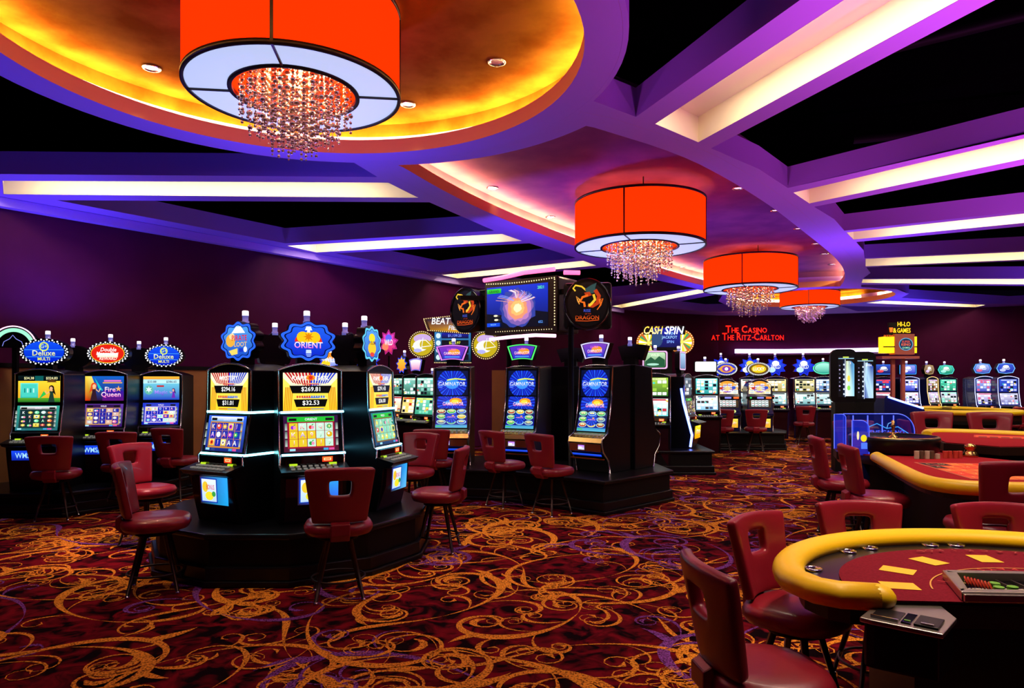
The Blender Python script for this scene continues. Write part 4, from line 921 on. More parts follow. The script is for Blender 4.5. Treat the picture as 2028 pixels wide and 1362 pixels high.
def frameart(w, h):
    A = Art(w, h); A.rect(0, 0, w, h, '0a1040', '1030d0'); A.poly([(0, 0), (w, 0), (w, h*.32), (w*.7, h*.4), (w*.35, h*.3), (0, h*.36)], '04081c'); r = random.Random(3)
    for k, (c, q) in enumerate((('3040a0', .36), ('8060b0', .30), ('c080c0', .25), ('f09870', .20), ('ffc070', .14), ('fff0c0', .08))):
        pts = []
        for i in range(28): a = 2*pi*i/28; rr = q*(1+.25*r.random()); pts.append((w*.52+rr*w*.72*cos(a), h*.46+rr*h*1.15*sin(a)))
        A.poly(pts, c)
    for i in range(26):
        a = pi*(.12+.76*r.random()); x, y = w*.52, h*.5; A.path([(x+w*.08*cos(a), y+h*.2*sin(a)), (x+w*.22*cos(a)*1.2, y+h*.34*sin(a)), (x+w*.36*cos(a+.2), y+h*.40*sin(a))], .006, r.choice(['d0c0ff', 'ffffff', '90a0ff', 'ffb080']))
    A.rect(w*.02, h*.84, w*.26, h*.95, '08a020', '30e040'); A.text('GRAND', w*.14, h*.895, h*.06, '083010', w*.2); A.text('2821', w*.90, h*.90, h*.07, '60ff90', w*.14)
    A.rect(w*.02, h*.04, w*.24, h*.13, '1048e0'); A.text('MAJOR', w*.13, h*.085, h*.05, '80c0ff', w*.2); A.text('652', w*.90, h*.10, h*.06, '60a0ff', w*.1)
    for dx, dy in ((.17, .30), (.18, .20)): A.ell(w*dx, h*dy, w*.035, h*.025, 'fff0d0', 10)
    return A.clip()
t = thing('overhead_sign', 'big tilted overhead screen with bulb border and pink neon, on two black poles', 'sign', (.12, 10.05, 0), R_(-34))
b = MB(); b.box((0, .30, 2.77), (1.30, .62, .80)); b.build('housing', 'black', t, bevel=.03)
A = Art(1.26, .80); A.rect(0, 0, 1.26, .80, '140806', '241006'); A.X = 0
A.dots([(.03+i*.0425, .77-.02*sin(pi*i/28)) for i in range(29)], .0115, 'ffe8b0'); A.dots([(1.225, .745-i*.0405) for i in range(17)], .0115, 'ffe8b0'); A.dots([(.20+i*.0425, .04) for i in range(24)], .009, 'ffe8b0'); A.build('bulb_border', t, (0, -.012, 2.37))
frameart(1.08, .62).build('screen', t, (-.05, -.02, 2.46), body=.004)
b = MB(); b.tube([(-.64, -.03, 3.20), (-.3, -.05, 3.21), (.1, -.05, 3.25), (.60, -.02, 3.26)], .032, 10); b.tube([(.68, .1, 3.22), (.86, .25, 3.22)], .032, 10); b.build('top_tube', 'pink', t)
b = MB(); b.tube([(-.52, -.04, 2.30), (-.1, -.06, 2.32), (.3, -.06, 2.33), (.62, -.03, 2.31)], .026, 10); b.build('lower_tube', 'pinkwhite', t)
for dx, dy in ((-.42, .33), (.88, -.05)): b = MB(); b.tube([(dx, dy, .43), (dx, dy, 2.42)], .04, 10); b.build('pole', 'blackmat', t)
def dragon(w, h):
    A = Art(w, h); A.ell(w/2, h/2, w*.5, h*.5, '040404', 32); o1, o2, y1 = 'e86818', 'b83810', 'f0c030'
    A.path([(w*.20, h*.80), (w*.14, h*.86), (w*.20, h*.93), (w*.36, h*.90), (w*.46, h*.82), (w*.56, h*.82)], .022, y1)
    A.poly([(w*.44, h*.84), (w*.60, h*.93), (w*.74, h*.98), (w*.70, h*.86), (w*.76, h*.78), (w*.62, h*.74), (w*.50, h*.74)], '284848'); A.poly([(w*.42, h*.76), (w*.56, h*.78), (w*.62, h*.70), (w*.48, h*.66)], o2)
    A.path([(w*.70, h*.82), (w*.80, h*.68), (w*.76, h*.52), (w*.64, h*.46), (w*.52, h*.48)], .052, o2); A.path([(w*.66, h*.72), (w*.70, h*.60), (w*.60, h*.50), (w*.54, h*.46)], .034, y1)
    A.path([(w*.52, h*.70), (w*.38, h*.66), (w*.32, h*.56), (w*.42, h*.54), (w*.44, h*.44)], .03, o1)
    for k in range(3): A.path([(w*.32, h*.60), (w*(.22+.03*k), h*(.68-.06*k)), (w*(.26+.02*k), h*(.56-.03*k))], .012, 'f0a040')
    for k in range(4): A.path([(w*.80, h*.60), (w*(.90-.02*k), h*(.62-.05*k)), (w*(.84-.03*k), h*(.46-.03*k))], .012, o1)
    A.text('RISE', w*.5, h*.355, h*.065, '4050c0', w*.34); A.text('OF THE', w*.52, h*.28, h*.03, 'a03020', w*.3); A.text('DRAGON', w*.5, h*.20, h*.09, 'f06018', w*.62, col2='802008'); A.path([(w*.2, h*.13), (w*.5, h*.12), (w*.8, h*.14)], .008, 'e05018'); return A
for (px, y, z, a, s, lb) in ((1163, 9.35, 2.72, -8, .62, 'right'), (922, 10.7, 2.78, -38, .62, 'left')):
    t = thing('round_sign', 'black round dragon sign on the %s of the big overhead screen' % lb, 'sign', ((px-1014)/F*y, y, z), R_(a), 'round dragon signs')
    b = MB(); ol = outline('oval', s, s*1.12); b.prism(ol, 'y', 0, .16); b.build('drum', 'black', t)
    b = MB(); b.tube([(p*.99, -.01, q*.99) for p, q in ol], .014, 6, closed=True); b.build('rim', 'blackglass', t)
    A = dragon(s*.86, s*.98); A.build('sign_face', t, (0, -.004, -s*.49))
    b = MB(); b.box((.0, .26, .0), (s*1.08, .22, s*1.05)); b.build('housing', 'black', t, bevel=.05)
b = MB(); b.box((-.45, 10.55, 2.95), (.7, .07, .07), 0, R_(8)); b.box((.78, 9.75, 2.95), (.55, .07, .07), 0, R_(-28)); b.build('sign_bracket', 'blackmat', None, label='black brackets joining the round dragon signs to the overhead screen', cat='bracket')

# football sign cluster behind
t = thing('football_sign', 'cluster of football signs with bulb edges, two yellow discs and a jackpot panel', 'sign', (0, 12.9, 0))
def disc(name, px, py, r, y0, seed):
    x, z = (px-1014)/F*12.9, EYE+(HY-py)/F*12.9
    b = MB(); b.prism([(x+r*cos(2*pi*i/32), z+r*sin(2*pi*i/32)) for i in range(32)], 'y', y0, y0+.1); d = b.build(name, 'black', t)
    A = Art(2*r, 2*r); A.X = A.Y = r; A.ell(0, 0, r, r, '301808', 32); A.dots([(r*.94*cos(2*pi*i/40), r*.94*sin(2*pi*i/40)) for i in range(40)], .012, 'ffe0a0')
    A.ell(0, 0, r*.84, r*.84, 'c0a818', 28); A.ell(r*.05, r*.42, r*.66, r*.34, 'c8a8e0', 16); A.ell(-r*.1, -r*.1, r*.55, r*.42, 'f0f0e8', 16); A.ell(r*.25, 0, r*.4, r*.36, 'c8b018', 16)
    A.path([(-r*.7, -r*.2), (-r*.2, r*.3), (r*.3, r*.3), (r*.7, -r*.1), (0, -r*.2), (-r*.3, -r*.6)], .016, 'ffffff'); A.path([(r*.1, r*.5), (0, -r*.2)], .012, 'e8f0ff'); A.ell(-r*.3, -r*.45, r*.3, r*.14, 'b0b0ff', 12)
    A.build('sign_face', d, (x, y0-.002, z-r))
disc('football_disc', 836, 682, .255, -.05, 1); disc('football_disc', 962, 684, .27, -.05, 2)
x, z = (893-1014)/F*12.9, EYE+(HY-642)/F*12.9
pts = [(-.44, -.14), (.35, -.20), (.40, .20), (-.52, .10)]; b = MB(); b.prism([(x+p, z+q) for p, q in pts], 'y', -.06, .04); d = b.build('header_panel', 'black', t)
A = Art(1.0, .5); A.X, A.Y = .5, .25; A.poly([(p*.98, q*.98) for p, q in pts], '301808'); A.poly([(p*.86, q*.8) for p, q in pts], '102060', cols=[C('a06808'), C('f0b020'), C('102060'), C('081030')])
A.dots([(-.50+.87*i/22, .11+.09*i/22-.012) for i in range(23)]+[(-.42+.76*i/20, -.13-.06*i/20+.012) for i in range(21)]+[(-.43+i*-.01, -.12+i*.028) for i in range(8)], .011, 'ffe0a0')
A.text('BEAT THE', -.02, .055, .12, 'ffffff', .66, .15); A.text('FIELD', .1, -.07, .08, 'e0e8ff', .4, .15); A.build('sign_face', d, (x, -.065, z-.25))
x, z = (897-1014)/F*12.9, EYE+(HY-716)/F*12.9
b = MB(); b.box((x, 0, z+.28), (.72, .10, .60)); d = b.build('jackpot_panel', 'black', t)
A = Art(.68, .56); A.rect(0, 0, .68, .56, '102838', '3080c0')
for j, (am, c) in enumerate((('$1,109.64', 'ffffff'), ('$64.72', 'ffffff'), ('$228.97', 'e8f040'), ('$1,139.25', '80a0ff'))):
    yy = .02+.135*j; A.rect(.13, yy+.01, .64, yy+.115, '060a20', '0818a0' if j == 3 else '060a14'); A.ell(.07, yy+.06, .045, .05, 'd0e8f0', 12); A.text(am, .38, yy+.06, .055, c, .36)
A.build('jackpot_face', d, (x, -.055, z)); A = Art(.7, .03); A.dots([(.01+.68*i/22, .015) for i in range(23)], .010, 'ffe0a0'); A.build('bulb_row', d, (x, -.055, z-.035))
b = MB(); 
for dx in (.16,): b = MB(); b.tube([(x+dx, .05, 0), (x+dx, .05, z+.1)], .03, 8); b.build('post', 'blackmat', t)

# ---------------------------------------------------------------- machines in the middle distance
slot('slot machine with white-framed picture screen on top, just right of the multi-game bank', 2.62, 12.5, -14, zb=.1, up=lambda w, h: generic(w, h, 61, ('186010', 'a0d040', 'f0ffb0')), lo=lambda w, h: generic(w, h, 62, ('60d0d0', 'ffffff', 'd03040')),
     top=dict(kind='rect', w=.46, h=.34, z=2.06, neon='f0b8e8', rim='101010', face='387040', face2='c0e8b8', draw=t_land), group='middle-distance slot machines')
bl = slot('slot machine with a zigzag of blue light down its side', 3.20, 13.0, 62, zb=.43, w=.60, up=lambda w, h: generic(w, h, 63, ('202838', '506070', '8090a0')), lo=lambda w, h: reels(w, h, 63, '180c18', '402838', '281420', frame='503038', pal=('906080', '806040')),
     top=dict(kind='rect', w=.46, h=.36, z=2.06, neon='f0b8e8', rim='101010', face='5878a8', face2='a0c8e8'), belly=lambda w, h: splash(w, h, 'GOLD', 'f0a000', 'ffe820', 'e05010'), group='middle-distance slot machines')
b = MB(); b.tube([(-.315, -.10, 1.54), (-.315, -.14, 1.28), (-.315, -.30, .68), (-.315, -.27, .46)], .022, 8); b.build('light_strip', 'led_b', bl)
bank_base('square black base under the machine with blue side lighting', [(2.55, 12.15), (3.62, 12.15), (3.72, 13.9), (2.45, 13.9)], .43)
slot('slot machine with bright white-green sign behind the blue-lit one', 4.30, 15.2, -4, zb=.1, up=lambda w, h: generic(w, h, 64, ('209898', '80f0f0', 'ffffff')), lo=lambda w, h: generic(w, h, 65, ('80c8f0', 'ffffff', '305080')),
     top=dict(kind='rect', w=.50, h=.24, z=2.0, face='f8fff8', face2='ffffff'), trimm='chrome', group='middle-distance slot machines')
t = thing('wheel_sign', 'white and gold lettered sign with two lit prize wheels on a black stand', 'sign', (0, 15.0, 0))
b = MB(); b.box((3.38, .05, 2.62), (.66, .16, .56)); b.build('housing', 'black', t, bevel=.02)
A = Art(.62, .42); A.rect(0, 0, .62, .42, '040c50', '0818a0'); A.ell(.10, .2, .14, .2, '284878', 16); A.text('WIN', .4, .30, .07, '90c0ff', .2); A.text('JACKPOT', .38, .21, .08, 'a0d0ff', .34); A.text('SPIN', .40, .12, .06, '80b0ff', .2); A.clip().build('screen', t, (3.38, -.035, 2.42))
for px, py in ((1284, 679), (1350, 677)):
    x, z, r = (px-1014)/F*15, EYE+(HY-py)/F*15, .27; b = MB(); b.prism([(x+r*cos(2*pi*i/32), z+r*sin(2*pi*i/32)) for i in range(32)], 'y', -.02 if px > 1300 else .0, .1); d = b.build('prize_wheel', 'black', t)
    A = Art(2*r, 2*r); A.X = A.Y = r; A.ell(0, 0, r, r, 'c05808', 32); A.dots([(r*.93*cos(2*pi*i/32), r*.93*sin(2*pi*i/32)) for i in range(32)], .014, 'fff0a0'); A.rays(0, 0, r*.82, 24, ['f0e020', 'e8f0a0', 'd06020', '40a060', 'f0d818', 'ffffff']); A.ell(0, 0, r*.16, r*.16, 'ffe860', 12); A.build('wheel_face', d, (x, -.025, z-r))
A = Art(.9, .24); A.text('CASH', .20, .12, .17, 'ffe890', .40, .2, col2='ffb020'); A.text('SPIN', .66, .12, .17, 'f0f4ff', .40, .2); A.build('letters', t, ((1315-1014)/F*15, -.05, EYE+(HY-654)/F*15-.12), material='bright')
b = MB(); b.box(((1315-1014)/F*15, .0, EYE+(HY-654)/F*15), (.92, .07, .19)); b.build('letter_backing', 'black', t)
b = MB(); b.box((3.38, .1, 1.17), (.3, .12, 2.34)); b.build('stand', 'blackmat', t)

bank_base('low dark base under the two round-topped reel machines', [(4.55, 16.55), (6.65, 16.55), (7.0, 17.4), (7.0, 18.2), (4.55, 18.2)], .43)
def t_gem(A, w, h): A.ell(0, 0, w*.38, h*.36, 'e8a030', 16); A.ell(0, 0, w*.24, h*.26, '8030b0', 14); A.ell(0, 0, w*.10, h*.16, 'ffffff', 10); A.poly([(-w*.5, 0), (-w*.3, h*.14), (-w*.3, -h*.14)], 'e8a030'); A.poly([(w*.5, 0), (w*.3, h*.14), (w*.3, -h*.14)], 'e8a030')
def t_yel(A, w, h): A.ell(0, 0, w*.40, h*.36, 'f0d020', 16); A.text('LUCKY', 0, 0, h*.3, 'ffffff', w*.6); A.ell(0, h*.26, w*.16, h*.12, 'f0a020', 10)
slot('round-topped reel machine with a purple and gold oval sign', 5.42, 17.3, -4, kind='stepper', w=.62, body='bluebody', top=dict(kind='oval', w=.56, h=.34, z=1.99, face='2020b0', face2='3040d0', bulbs=40, draw=t_gem), group='round-topped reel machines')
slot('round-topped reel machine with a yellow oval sign', 6.24, 17.3, -6, kind='stepper', w=.62, body='bluebody', up=lambda w, h: paytable(w, h, 9, 'ffe8b0', 'fff8d8'), lo=lambda w, h: three_reels(w, h, 5), top=dict(kind='oval', w=.56, h=.34, z=1.99, face='604008', face2='806010', bulbs=40, draw=t_yel), group='round-topped reel machines')
hues = [('b0a060', 'fff0c0', 'f0f8ff'), ('d0b870', 'ffffff', '304020'), ('a89850', 'ffe8a0', '202838'), ('a09038', 'f8f0c0', '182820'), ('3858a0', 'a0c8f0', 'ffffff')]
for i, (px, nm) in enumerate(((1430, 'mostly hidden behind the purple-signed reel machine'), (1487, 'with a yellow face on its star'), (1538, 'just right of the yellow-signed reel machine'), (1594, 'with a stool in front of it'), (1637, 'last of the star-topped row'))):
    slot('blue star-topped slot machine '+nm, (px-1014)/F*19.0, 19.1+.1*(i == 4), -10, zb=.1, w=.60, body='bluebody', up=lambda w, h: generic(w, h, 70+i, hues[i]), lo=lambda w, h: generic(w, h, 80+i, ('60a8b0', 'e8ffff', '183040')),
         top=dict(kind='star', w=.62, h=.56, z=2.09, neon='1830ff', rim='0818a0', face='0818b0', face2='2858f0', draw=t_blur(('ffffff', 'ffe060') if i == 1 else ('c0e8ff', 'ffffff'))) if i < 4 else dict(kind='oval', w=.6, h=.36, z=2.05, neon='60f0c0', rim='081830', face='20a890', face2='b0ffe8'), trimm='chrome', group='blue star-topped slot machines')
# the tall twin display screens by the roulette wheel
def tall(w, h, k):
    A = Art(w, h); A.rect(0, 0, w, h, '04060c'); A.rect(w*.30, 0, w*.42, h*.9, '0c1830'); A.rect(w*.42, 0, w*.46, h*.92, 'c8d8f0')
    A.poly([(w*.46, h*.02), (w, h*.02), (w, h*.8), (w*.8, h*.88), (w*.5, h*.88)], 'd0f0f8' if k == 0 else '1838a0', cols=[C('ffffff'), C('a0e0f8'), C('58a8d8'), C('3878b8'), C('e0f0c0')] if k == 0 else [C('1030a0'), C('c8f0ff'), C('1848b0'), C('1838a0'), C('a0c8f0')])
    if k: A.poly([(w*.5, h*.9), (w*.66, h*.9), (w*.58, h*.5), (w, h*.02), (w*.72, h*.02), (w*.46, h*.45)], 'b8dcf8')
    else: A.ell(w*.66, h*.45, w*.09, h*.08, 'f0e050', 12); A.ell(w*.66, h*.22, w*.10, h*.06, '90e850', 12)
    A.rect(w*.02, h*.93, w*.98, h*.95, '98c8e0'); A.rect(w*.3, h*.955, w*.66, h*.985, 'c8e050'); A.text('1 2' if k == 0 else 'SPIN', w*.70, h*.83, h*.05, 'ffffff', w*.4)
    for j in range(7): A.rect(w*.32, h*(.05+.12*j), w*.40, h*(.09+.12*j), 'e0f0ff', up=(j == 0)); A.rect(w*.06, h*(.15+.1*j), w*.14, h*(.18+.1*j), 'd8c8ff' if j % 2 else '606080', up=False)
    return A
for k, (px, lb) in enumerate(((1671, 'left'), (1717, 'right'))):
    y = 12.7; t = thing('display_screen', 'tall black-framed roulette display, %s one of the pair' % lb, 'screen', ((px-1014)/F*y, y+.15*k, 0), R_(-12), 'tall roulette displays')
    b = MB(); ol = outline('rect', .46, 1.0); b.prism([(p, q+1.77-.04*k) for p, q in ol], 'y', 0, .10); b.build('frame', 'black', t)
    tall(.28, .76, k).build('screen', t, (.04, -.003, 1.38-.04*k)); b = MB(); b.box((0, .06, .64), (.34, .3, 1.28)); b.build('pedestal', 'blackmat', t)
# yellow games sign
t = thing('games_sign', 'yellow and orange lit games sign on two red posts', 'sign', (0, 19.4, 0)); Z = lambda py: EYE+(HY-py)/F*19.4; X = lambda px: (px-1014)/F*19.4
b = MB(); b.box((X(1786), 0, Z(682)), (.55, .3, .58)); b.build('centre_box', 'redpost', t)
A = Art(.42, .40); A.X, A.Y = .21, .2; A.ell(0, 0, .2, .18, '60a8d0', 20); A.ell(0, 0, .18, .16, '103050', 20); A.text('SUPER', 0, .07, .06, 'e05030', .28); A.text('KENO', 0, -.01, .07, 'ff7040', .3); A.text('GAMES', 0, -.10, .05, 'a0e8c0', .24); A.build('round_face', t, (X(1788), -.155, Z(682)-.2))
for px, w in ((1756, .30), (1806, .14)):
    b = MB(); b.box((X(px), .02, Z(683)), (w, .28, .46)); b.build('side_box', 'hi_y', t)
    b = MB(); b.box((X(px), -.125, Z(687)), (w+.02, .03, .03)); b.build('band', 'blackmat', t)
A = Art(.66, .36); A.text('HI-LO', .44, .27, .13, 'ffc018', .36); A.text('GAMES', .44, .09, .13, 'ffb818', .38); A.text('&', .18, .09, .13, 'ffb818', .1); A.poly([(.02, .17), (.04, .04), (.11, .04), (.13, .17)], 'e86018'); A.build('letters', t, (X(1780), -.06, Z(674)+.19), material='bright')
b = MB(); b.box((X(1781), .02, Z(663)+.17), (.60, .10, .36)); b.build('letter_backing', 'blackmat', t)
A = Art(.3, .08); A.text('PIZZA', .15, .04, .07, 'ff7018', .28); A.build('small_letters', t, (X(1755), -.12, Z(669)-.0))
b = MB(); b.box((X(1776), 0, Z(708)), (1.06, .4, .07)); b.build('shelf', 'redpost', t)
for px in (1768, 1788): b = MB(); b.box((X(px), 0, Z(708)/2), (.09, .09, Z(708)-.06)); b.build('post', 'redpost', t)
# far right machines
fr = [(1757, 20.0, -22, 'blue square', 'with a red figure on its screen', ('101858', '3050c0', 'ff4050'), 'rect', '3080ff'), (1804, 20.0, 0, 'blue picture', 'below the yellow games sign', ('2838c0', '98a0ff', 'ffffff'), 'rect', '3090e0'),
      (1845, 20.2, 28, 'gold-framed', 'turned to the right', ('604018', 'b09060', 'e0c0ff'), 'hex', 'c0a050'), (1880, 20.4, 0, 'mint hexagonal', 'with a green bar across its middle', ('188868', '50d8b0', 'a0ffe0'), 'hex', '50e0c0'),
      (1953, 18.6, 0, 'lilac hexagonal', 'left of the last machine on the right', ('3840b0', 'a8c0ff', 'e06090'), 'hex', '60a8ff'), (2000, 18.3, -2, 'white hexagonal', 'farthest to the right', ('182898', '3858d8', 'c0c8ff'), 'hex', '70b0ff')]
for i, (px, y, a, sg, lb, hu, kd, nc) in enumerate(fr):
    slot('far slot machine with a %s sign, %s' % (sg, lb), (px-1014)/F*y, y+.2, a, zb=.1, w=.56, up=lambda w, h: generic(w, h, 90+i, hu), lo=lambda w, h: generic(w, h, 95+i, (hu[0], 'f0e8ff', hu[2])),
         top=dict(kind=kd, w=.52, h=.30, z=2.03, neon=nc, rim='0818a0', face=hu[0], face2=hu[1], draw=t_blur((hu[2], 'ffffff'))), trimm='led_bl' if i in (1, 4, 5) else ('led_y' if i == 2 else 'chrome'), body='bluebody', group='far slot machines')

# wall letters, set in small capitals
def sc_text(A, s, cx, y0, w, H, h, col):
    items = []; x = 0
    for i, ch in enumerate(s):
        if ch in ' ': x += .10; continue
        big = ch.isupper(); hh = H if big else h; asp = glyphs(ch.upper())[2]
        if ch == '-': x += .02; items.append((ch, x+.04, .05)); x += .09; continue
        items.append((ch.upper(), x+asp*hh/2, hh)); x += asp*hh+.025
    k = w/x
    for ch, xx, hh in items: A.text(ch, cx-w/2+xx*k, y0+(hh/2 if ch != '-' else h*.5), hh if ch != '-' else .035, col, None if k >= 1 else (glyphs(ch)[2]*hh*k if ch != '-' else .07))
t = thing('wall_sign', 'red neon casino name in two lines on the back wall', 'sign', (0, 25.55, 0))
for s, px0, px1, py, hh in (('The Casino', 1437, 1520, 652, 17), ('at The Ritz-Carlton', 1409, 1553, 666.5, 17)):
    A = Art(4, .5); w = (px1-px0)/F*25.55
    sc_text(A, s, 2, .12, w, .27, .19, 'ff1408'); A.build('letters', t, (((px0+px1)/2-1014)/F*25.55, 0, EYE+(HY-py)/F*25.55-.25), material='bright')
b = MB(); b.box(((1480-1014)/F*25.55, .06, EYE+(HY-666.5)/F*25.55-.17), (2.7, .05, .02)); b.box(((1480-1014)/F*25.55, .06, EYE+(HY-652)/F*25.55-.15), (1.5, .05, .02)); b.build('mounting_rail', 'blackmat', t)
# ---------------------------------------------------------------- stools around the slot machines
G = 'red swivel stools at the slot machines'
stool(-1.34, 5.27, -.30, .95, 'red swivel stool nearest the camera, back turned, before the machine reading $269.81', G)
stool(-2.83, 5.42, .93, .36, 'red swivel stool seen from the side, before the pirate-sign machine', G)
stool(-3.72, 6.95, .93, -.36, 'red swivel stool with a bright pink-lit back, left of the carousel', G)
stool(-.72, 6.72, -.97, .12, 'red swivel stool turned sideways at the right of the carousel, seat lit', G)
stool(-1.22, 8.35, -.35, -.94, 'salmon-lit swivel stool facing the camera behind the carousel', G)
stool(-5.50, 8.25, -.25, .97, 'dark red stool before the leftmost machine', G)
stool(-5.08, 8.95, -.1, .99, 'dark red stool before the red-oval-signed machine', G)
stool(-4.72, 9.65, .2, .98, 'dark red stool before the tan wall panel', G)
stool(-1.06, 9.42, .1, .99, 'dark red stool before the left blue multi-game machine', G)
stool(-.10, 9.10, .75, .66, 'red stool before the green-edged multi-game machine', G)
stool(.50, 8.55, .75, .66, 'red stool before the right-end multi-game machine', G)
stool(4.98, 16.15, .25, .97, 'dark red stool before the purple-signed reel machine', G)
stool(5.76, 16.15, .25, .97, 'dark red stool before the yellow-signed reel machine', G)
stool(7.78, 18.2, .2, .98, 'red stool before the star-topped row', G)
stool(9.2, 17.9, .1, .99, 'far red stool just left of the tall display screens', G)
stool(11.3, 18.8, -.3, .95, 'far dark red stool below the yellow games sign', G)
stool(13.0, 17.6, 0, 1, 'far dark red stool before the lilac-signed machine', G)
# ---------------------------------------------------------------- stools around the gaming tables
G = 'red stools at the gaming tables'
stool(.96, 2.63, .995, .10, 'red leather stool in the bottom foreground, its black back edge-on to the camera', G, .95)
stool(1.40, 3.36, .64, -.77, 'red stool with square hole at the left end of the yellow-rimmed card table', G, .95)
stool(1.97, 3.68, -.05, -1, 'red stool facing the camera behind the card table, left of two', G, .95)
stool(2.70, 3.62, -.12, -1, 'red stool facing the camera behind the card table, right of two', G, .95)
stool(3.52, 5.02, -.05, 1, 'dark stool with lit top edge in front of the roulette table', G, 1.08)
stool(3.36, 6.30, .98, -.2, 'red-topped stool edge-on at the roulette table, nearer one', G, 1.05)
stool(3.52, 7.32, .98, -.2, 'red-topped stool edge-on at the roulette table, farther one', G, 1.05)
stool(6.35, 10.15, -.2, -1, 'red stool with square hole behind the red felt table, left one', G, 1.18)
stool(7.05, 9.95, -.35, -1, 'red stool with square hole behind the red felt table, right one', G, 1.18)
stool(4.75, 9.3, -.1, -1, 'red stool seen through the clear roulette shield', G, 1.1)
stool(6.9, 11.6, .9, -.2, 'small far red stool right of the tall display screens', G, 1.0)

# ---------------------------------------------------------------- card table with the yellow padded rail
def rail_prof(w, h): return [(w*cos(2*pi*k/16), h*sin(2*pi*k/16)) for k in range(16)]
T = thing('card_table', 'half-round maroon card table with a yellow padded rail', 'table', (2.22, 2.62, 0), R_(-4))
a_, b_ = 1.05, 1.06
ell = lambda k, a0, a1, n: [(a_*k*cos(R_(a0+(a1-a0)*i/(n-1))), .12+(b_-.14)*k*sin(R_(a0+(a1-a0)*i/(n-1)))) for i in range(n)]
edge = [(-.80, -.02)]+[(-.93, .0), (-1.0, .05)]+ell(1, 176, 4, 40)+[(1.0, .05), (.93, .0), (.80, -.02)]
b = MB(); b.prism([(.83, -.02), (-.83, -.02)]+[(x*.96, y*.96) for x, y in edge], 'z', .70, .79); b.build('table_top', 'wood', T)
b = MB(); b.prism([(.83, -.015), (-.83, -.015)]+[(x*.97, y*.97) for x, y in edge], 'z', .790, .796); b.build('track', 'black', T)
felt = [(.83, -.018), (-.83, -.018), (-.80, .10)]+ell(.80, 174, 6, 40)+[(.80, .10)]
b = MB(); b.prism(felt, 'z', .796, .803); b.build('felt', 'felt', T)
b = MB(); b.tube([(x, y, .815) for x, y in edge], 0, prof=rail_prof(.068, .052)); 
for x, y in (edge[0], edge[-1]): b.ball((x, y, .815), .0675, 14, 10, sc=(1, 1, .77))
b.build('padded_rail', 'yellow', T)
b = MB(); b.prism([(-.62, .06), (.62, .06), (.55, .62), (-.55, .62)], 'z', .04, .70); b.prism([(-.66, .02), (.66, .02), (.6, .68), (-.6, .68)], 'z', 0, .05); b.build('pedestal', 'blackmat', T)
b = MB(); b.box((0, .0, .66), (1.64, .03, .1)); b.build('apron', 'blackmat', T)
A = Art(2.0, 1.1); A.X = 1.0; 
for k in range(7):
    a = R_(172-k*27.3); cx, cy = .628*cos(a), .10+.555*sin(a); ux, uy = -sin(a)*.05, cos(a)*.05; vx, vy = cos(a)*.068, sin(a)*.068
    A.poly([(cx-ux-vx, cy-uy-vy), (cx+ux-vx, cy+uy-vy), (cx+ux+vx, cy+uy+vy), (cx-ux+vx, cy-uy+vy)][::-1], 'ffb828')
A.ring(0, .02, .53, .47, .006, 'c8903c', 40, .25, pi-.25); A.ring(0, .02, .44, .38, .006, 'c8903c', 40, .25, pi-.25)
def arc_text(A, s, r, ry, cy, a0, a1, h, col):
    for i, ch in enumerate(s):
        if ch == ' ': continue
        a = a0+(a1-a0)*i/(len(s)-1); A.text(ch, r*cos(a), cy+ry*sin(a), h, col, rot=a+pi/2)
arc_text(A, 'DEALER MUST HIT SOFT 17', .41, .345, .02, .6, pi-.6, .024, 'e8c070'); arc_text(A, 'INSURANCE PAYS 2 TO 1', .485, .425, .02, .5, pi-.5, .034, 'b02818')
arc_text(A, 'BLACKJACK', .30, .08, .70, .6, pi-.6, .035, '90382c')
A.build('layout_print', T, (0, 0, .804), material='print', u=(1, 0, 0), v=(0, 1, 0), step=.0002)
for a in (174, 158, 128, 118, 96, 88, 62, 52, 22, 6):
    x, y = .905*a_*cos(R_(a)), .12+.905*(b_-.14)*sin(R_(a)); b = MB(); b.lathe([(.028, .796), (.030, .806), (.040, .806), (.041, .798)], (x, y, 0), 20, cap=False); b.lathe([(.0001, .797), (.028, .797)], (x, y, 0), 20, cap=False); b.build('cup_holder', 'chrome', T)
b = MB()
for x0, x1, y0, y1 in ((-.48, .48, -.01, .035), (-.38, .38, .27, .31)): b.prism([(x0, y0), (x1, y0), (x1*.97, y1), (x0*.97, y1)], 'z', .803, .84)
for s in (-1, 1): b.prism([(s*.48, -.01), (s*.38, .31), (s*.34, .27), (s*.43, .035)], 'z', .803, .84)
ct = thing('chip_tray', 'chrome-framed locked chip tray set into the card table', 'tray', (2.22, 2.62, 0), R_(-4)); b.build('frame', 'steel', ct, bevel=.004)
b = MB(); b.prism([(-.43, .035), (.43, .035), (.34, .27), (-.34, .27)], 'z', .803, .806); b.build('tray_floor', 'blackglass', ct)
for i in range(9): b = MB(); b.box((-.25+.0625*i, .15, .8095), (.004, .23, .008)); b.build('divider', 'steel', ct)
b = MB(); b.box((0, -.018, .818), (.95, .012, .03)); b.build('front_lip', 'steel', ct, bevel=.003)
M['chip_g'] = mat('green_chip', (.10, .32, .02), .5); M['chip_r'] = mat('red_chip', (.55, .04, .02), .5); M['chip_k'] = mat('brown_chip', (.10, .06, .03), .5); M['chip_w'] = mat('white_chip', (.5, .42, .32), .5)
def chip(m, nm):
    b = MB(); b.lathe([(.0195, 0), (.0195, .0032)], n=16); b2 = b.build('casino_chip', m, None, label=nm, cat='chip'); return b2
CM = {m: chip('chip_'+m, 'x') for m in 'grkw'}; first = {}
